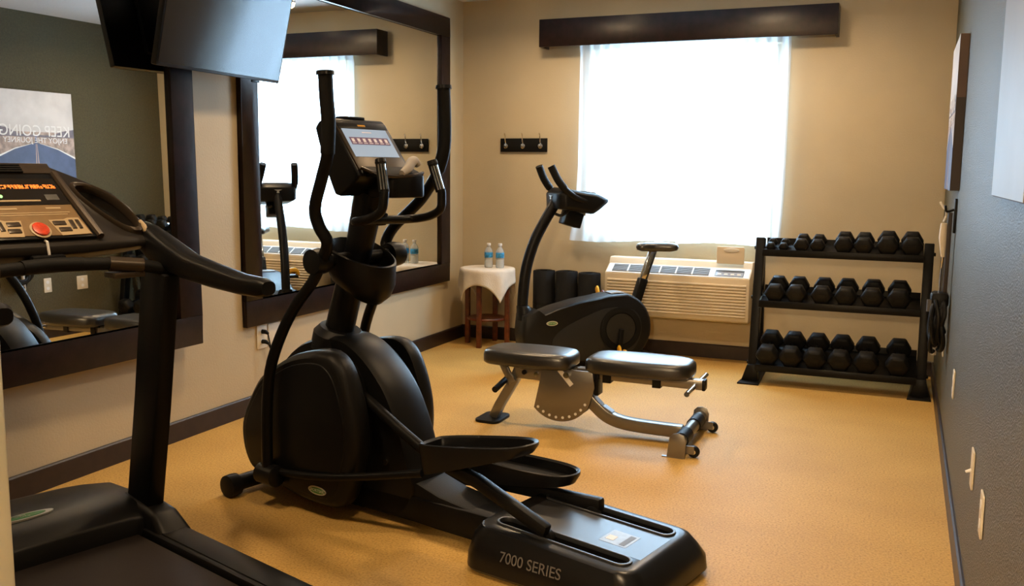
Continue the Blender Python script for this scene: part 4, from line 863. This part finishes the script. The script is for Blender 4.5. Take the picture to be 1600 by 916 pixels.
# ------------------------------------------------------------------ things on the green wall
cv = thing('road_picture', 'square canvas picture of an empty road lettered KEEP GOING on the green wall', 'picture', (W, -1.36, 1.270))
HW, PH = 0.36, 0.745
MB().box((-0.042,-HW,0.0),(-0.001,HW,PH*0.60)).build('canvas_lower', 'canvas_side_dark', cv, smooth=False)
MB().box((-0.042,-HW,PH*0.60),(-0.001,HW,PH)).build('canvas_upper', 'canvas_side', cv, smooth=False)
def printpoly(name, poly, mat, d):
    MB().loft([[(-0.042-d, -y, z) for y, z in poly], [(-0.0415, -y, z) for y, z in poly]]).build(name, mat, cv, smooth=False)
printpoly('sky', [(-HW,0.42),(HW,0.42),(HW,PH),(-HW,PH)], 'sky_print', 0.0004)
printpoly('land', [(-HW,0.22),(HW,0.22),(HW,0.42),(-HW,0.42)], 'land_print', 0.0004)
printpoly('ground', [(-HW,0.0),(HW,0.0),(HW,0.22),(-HW,0.22)], 'road_print', 0.0004)
printpoly('hill', [(-HW,0.38),(HW,0.38),(HW,0.46),(0.27,0.45),(0.14,0.40),(-0.14,0.395),(-0.24,0.43),(-HW,0.45)], 'hill_print', 0.0007)
printpoly('road', [(-0.018,0.33),(0.018,0.33),(HW*0.55,0.285),(HW,0.22),(HW,0.0),(-HW,0.0),(-HW,0.22),(-HW*0.55,0.285)], 'road_print', 0.0010)
for sg in (-1, 1):
    printpoly('verge_line', [(sg*0.03,0.328),(sg*0.035,0.328),(sg*HW*0.55,0.289),(sg*HW,0.222),(sg*HW,0.207),(sg*HW*0.55,0.281)], 'white_print', 0.0014)
    printpoly('lane_line', [(sg*0.003,0.33),(sg*0.006,0.33),(sg*0.022,0.0),(sg*0.010,0.0)], 'line_print', 0.0014)
printpoly('traveller', [(-0.012,0.325),(0.012,0.325),(0.012,0.365),(0.003,0.395),(-0.003,0.395),(-0.012,0.365)], 'road_print', 0.0016)
text('lettering', 'KEEP GOING', 0.125, 'white_print', cv, (-0.0437, 0, 0.425), (R(90), 0, R(-90)), 0.0004, sx=0.90)
text('small_lettering', 'ENJOY THE JOURNEY', 0.060, 'white_print', cv, (-0.0437, 0, 0.352), (R(90), 0, R(-90)), 0.0004, sx=1.02)
pb = thing('pale_picture', 'pale blue frameless picture on the green wall nearest the doorway', 'picture', (W, -3.86, 1.292))
MB().box((-0.020,-0.76,0.0),(-0.001,0.0,0.745)).build('picture_panel', 'canvas_side', pb, bevel=0.002)
MB().box((-0.0215,-0.757,0.003),(-0.0202,-0.003,0.742)).build('print_face', 'poster_pale', pb, smooth=False)

def plate(x, y, z, label, w=0.072, h=0.118, toggle=False, plugs=False, face=-1, gangs=1, cat='wall plate'):
    o = thing('wall_plate', label, cat, (x, y, z))
    MB().prism(rrect(-w/2,-h/2,w/2,h/2,0.006), face*0.001, face*0.007, 'x').build('cover', 'plate', o, bevel=0.002)
    if toggle: MB().tube([(face*0.006,0,-0.005),(face*0.022,0,-0.012)], [0.006,0.004], 8).build('jack', 'cap', o)
    else:
        for z_ in (-0.026, 0.026): MB().prism(ellipse(0, z_, 0.015, 0.014, 14), face*0.006, face*0.0085, 'x').build('socket', 'cap', o)
    return o
plate(W, -3.70, 0.468, 'ivory wall plate with a protruding jack on the lower green wall', toggle=True)
plate(W, -4.085, 0.458, 'ivory outlet plate on the green wall closest to the doorway')
plate(W, -2.46, 0.468, 'ivory outlet plate alone on the green wall beyond the jack plate')
plate(W, -1.32, 0.440, 'ivory outlet plate below the hanging exercise bands')
plate(W, -0.98, 0.430, 'blank ivory plate on the green wall behind the dumbbell rack end', 0.11, 0.115, toggle=False)
lp = plate(0, -2.575, 0.416, 'ivory outlet with two black plugs on the wall below the mirrors', 0.09, 0.135, face=1)
for z_ in (0.028, -0.028):
    MB().tube([(0.006,0.0,z_),(0.030,0.0,z_),(0.040,0.012,z_-0.012)], [0.013,0.012,0.007], 10).build('plug', 'rubber', lp)
    MB().tube([(0.038,0.010,z_-0.008),(0.046,0.03,-0.10),(0.05,0.045,-0.25),(0.04,0.05,-0.38),(0.09,0.02,-0.411)], 0.0035, 8, smooth=5).build('cord', 'rubber', lp)
lp2 = thing('wall_plate', 'blank ivory plate just right of the outlet with two plugs', 'wall plate', (0, -2.465, 0.416))
MB().prism(rrect(-0.055,-0.062,0.055,0.062,0.006), 0.001, 0.007, 'x').build('cover', 'plate', lp2, bevel=0.002)

# exercise bands hanging from a wall hook
bh = thing('band_hook', 'black wall hook plate holding the exercise bands on the green wall', 'wall hook', (W, -1.62, 1.145))
MB().box((-0.012,-0.035,-0.085),(-0.001,0.035,0.085)).build('hook_plate', 'steel_black', bh, bevel=0.002)
MB().tube([(-0.012,0,0.03),(-0.045,0,0.02),(-0.052,0,0.05)], 0.006, 8, smooth=3).build('hook', 'steel_black', bh)
eb = thing('exercise_band', 'bundle of black exercise bands with pale handles hanging on the green wall', 'exercise band', (W-0.045, -1.60, 1.16))
MB().tube([(-0.03,0.02,0.05),(-0.012,0.0,0.02),(0.0,-0.005,0.012),(0.0,0.02,-0.02),(-0.01,0.0,-0.05)], 0.006, 8, smooth=4).build('loop_cord', 'rope', eb)
MB().tube([(-0.006,0.01,-0.055),(-0.006,0.01,-0.13),(-0.002,0.005,-0.225)], [0.016,0.021,0.009], 12, smooth=4).build('pale_handle', 'rope', eb)
MB().tube([(-0.002,0.005,-0.225),(-0.004,0.02,-0.30),(-0.006,0.015,-0.42)], 0.005, 8, smooth=3).build('clip', 'chrome', eb)
MB().bar([(0.018,0.0,-0.0),(0.018,0.0,-0.22),(0.016,0.0,-0.48)], 0.05, 0.020, up=(1,0,0)).build('strap', 'canvas_side_dark', eb, bevel=0.002)
rnd = random.Random(4)
for i in range(9):
    cx, cz, rx, rz = rnd.uniform(-0.032, 0.018), rnd.uniform(-0.60, -0.50), rnd.uniform(0.05, 0.10), rnd.uniform(0.08, 0.125)
    pts = [(cx + 0.012*math.sin(R(a*2)+i), rx*math.sin(R(a)), cz + rz*math.cos(R(a))) for a in range(0, 360, 40)]
    MB().tube(pts+[pts[0]], 0.0115, 8, smooth=4).build('band', 'rubber', eb)
MB().bar([(-0.005,0,-0.40),(-0.005,0,-0.48)], 0.11, 0.085, up=(1,0,0)).build('band_wrap', 'rubber', eb, bevel=0.02)
MB().tube([(-0.045,-0.03,-0.44),(-0.045,-0.035,-0.50)], 0.018, 10).build('grey_grip', 'grille', eb)
MB().tube([(-0.012,0.015,-0.58),(-0.012,0.02,-0.66),(-0.014,0.02,-0.73)], [0.013,0.015,0.013], 10, smooth=3).build('hanging_handle', 'towel', eb)
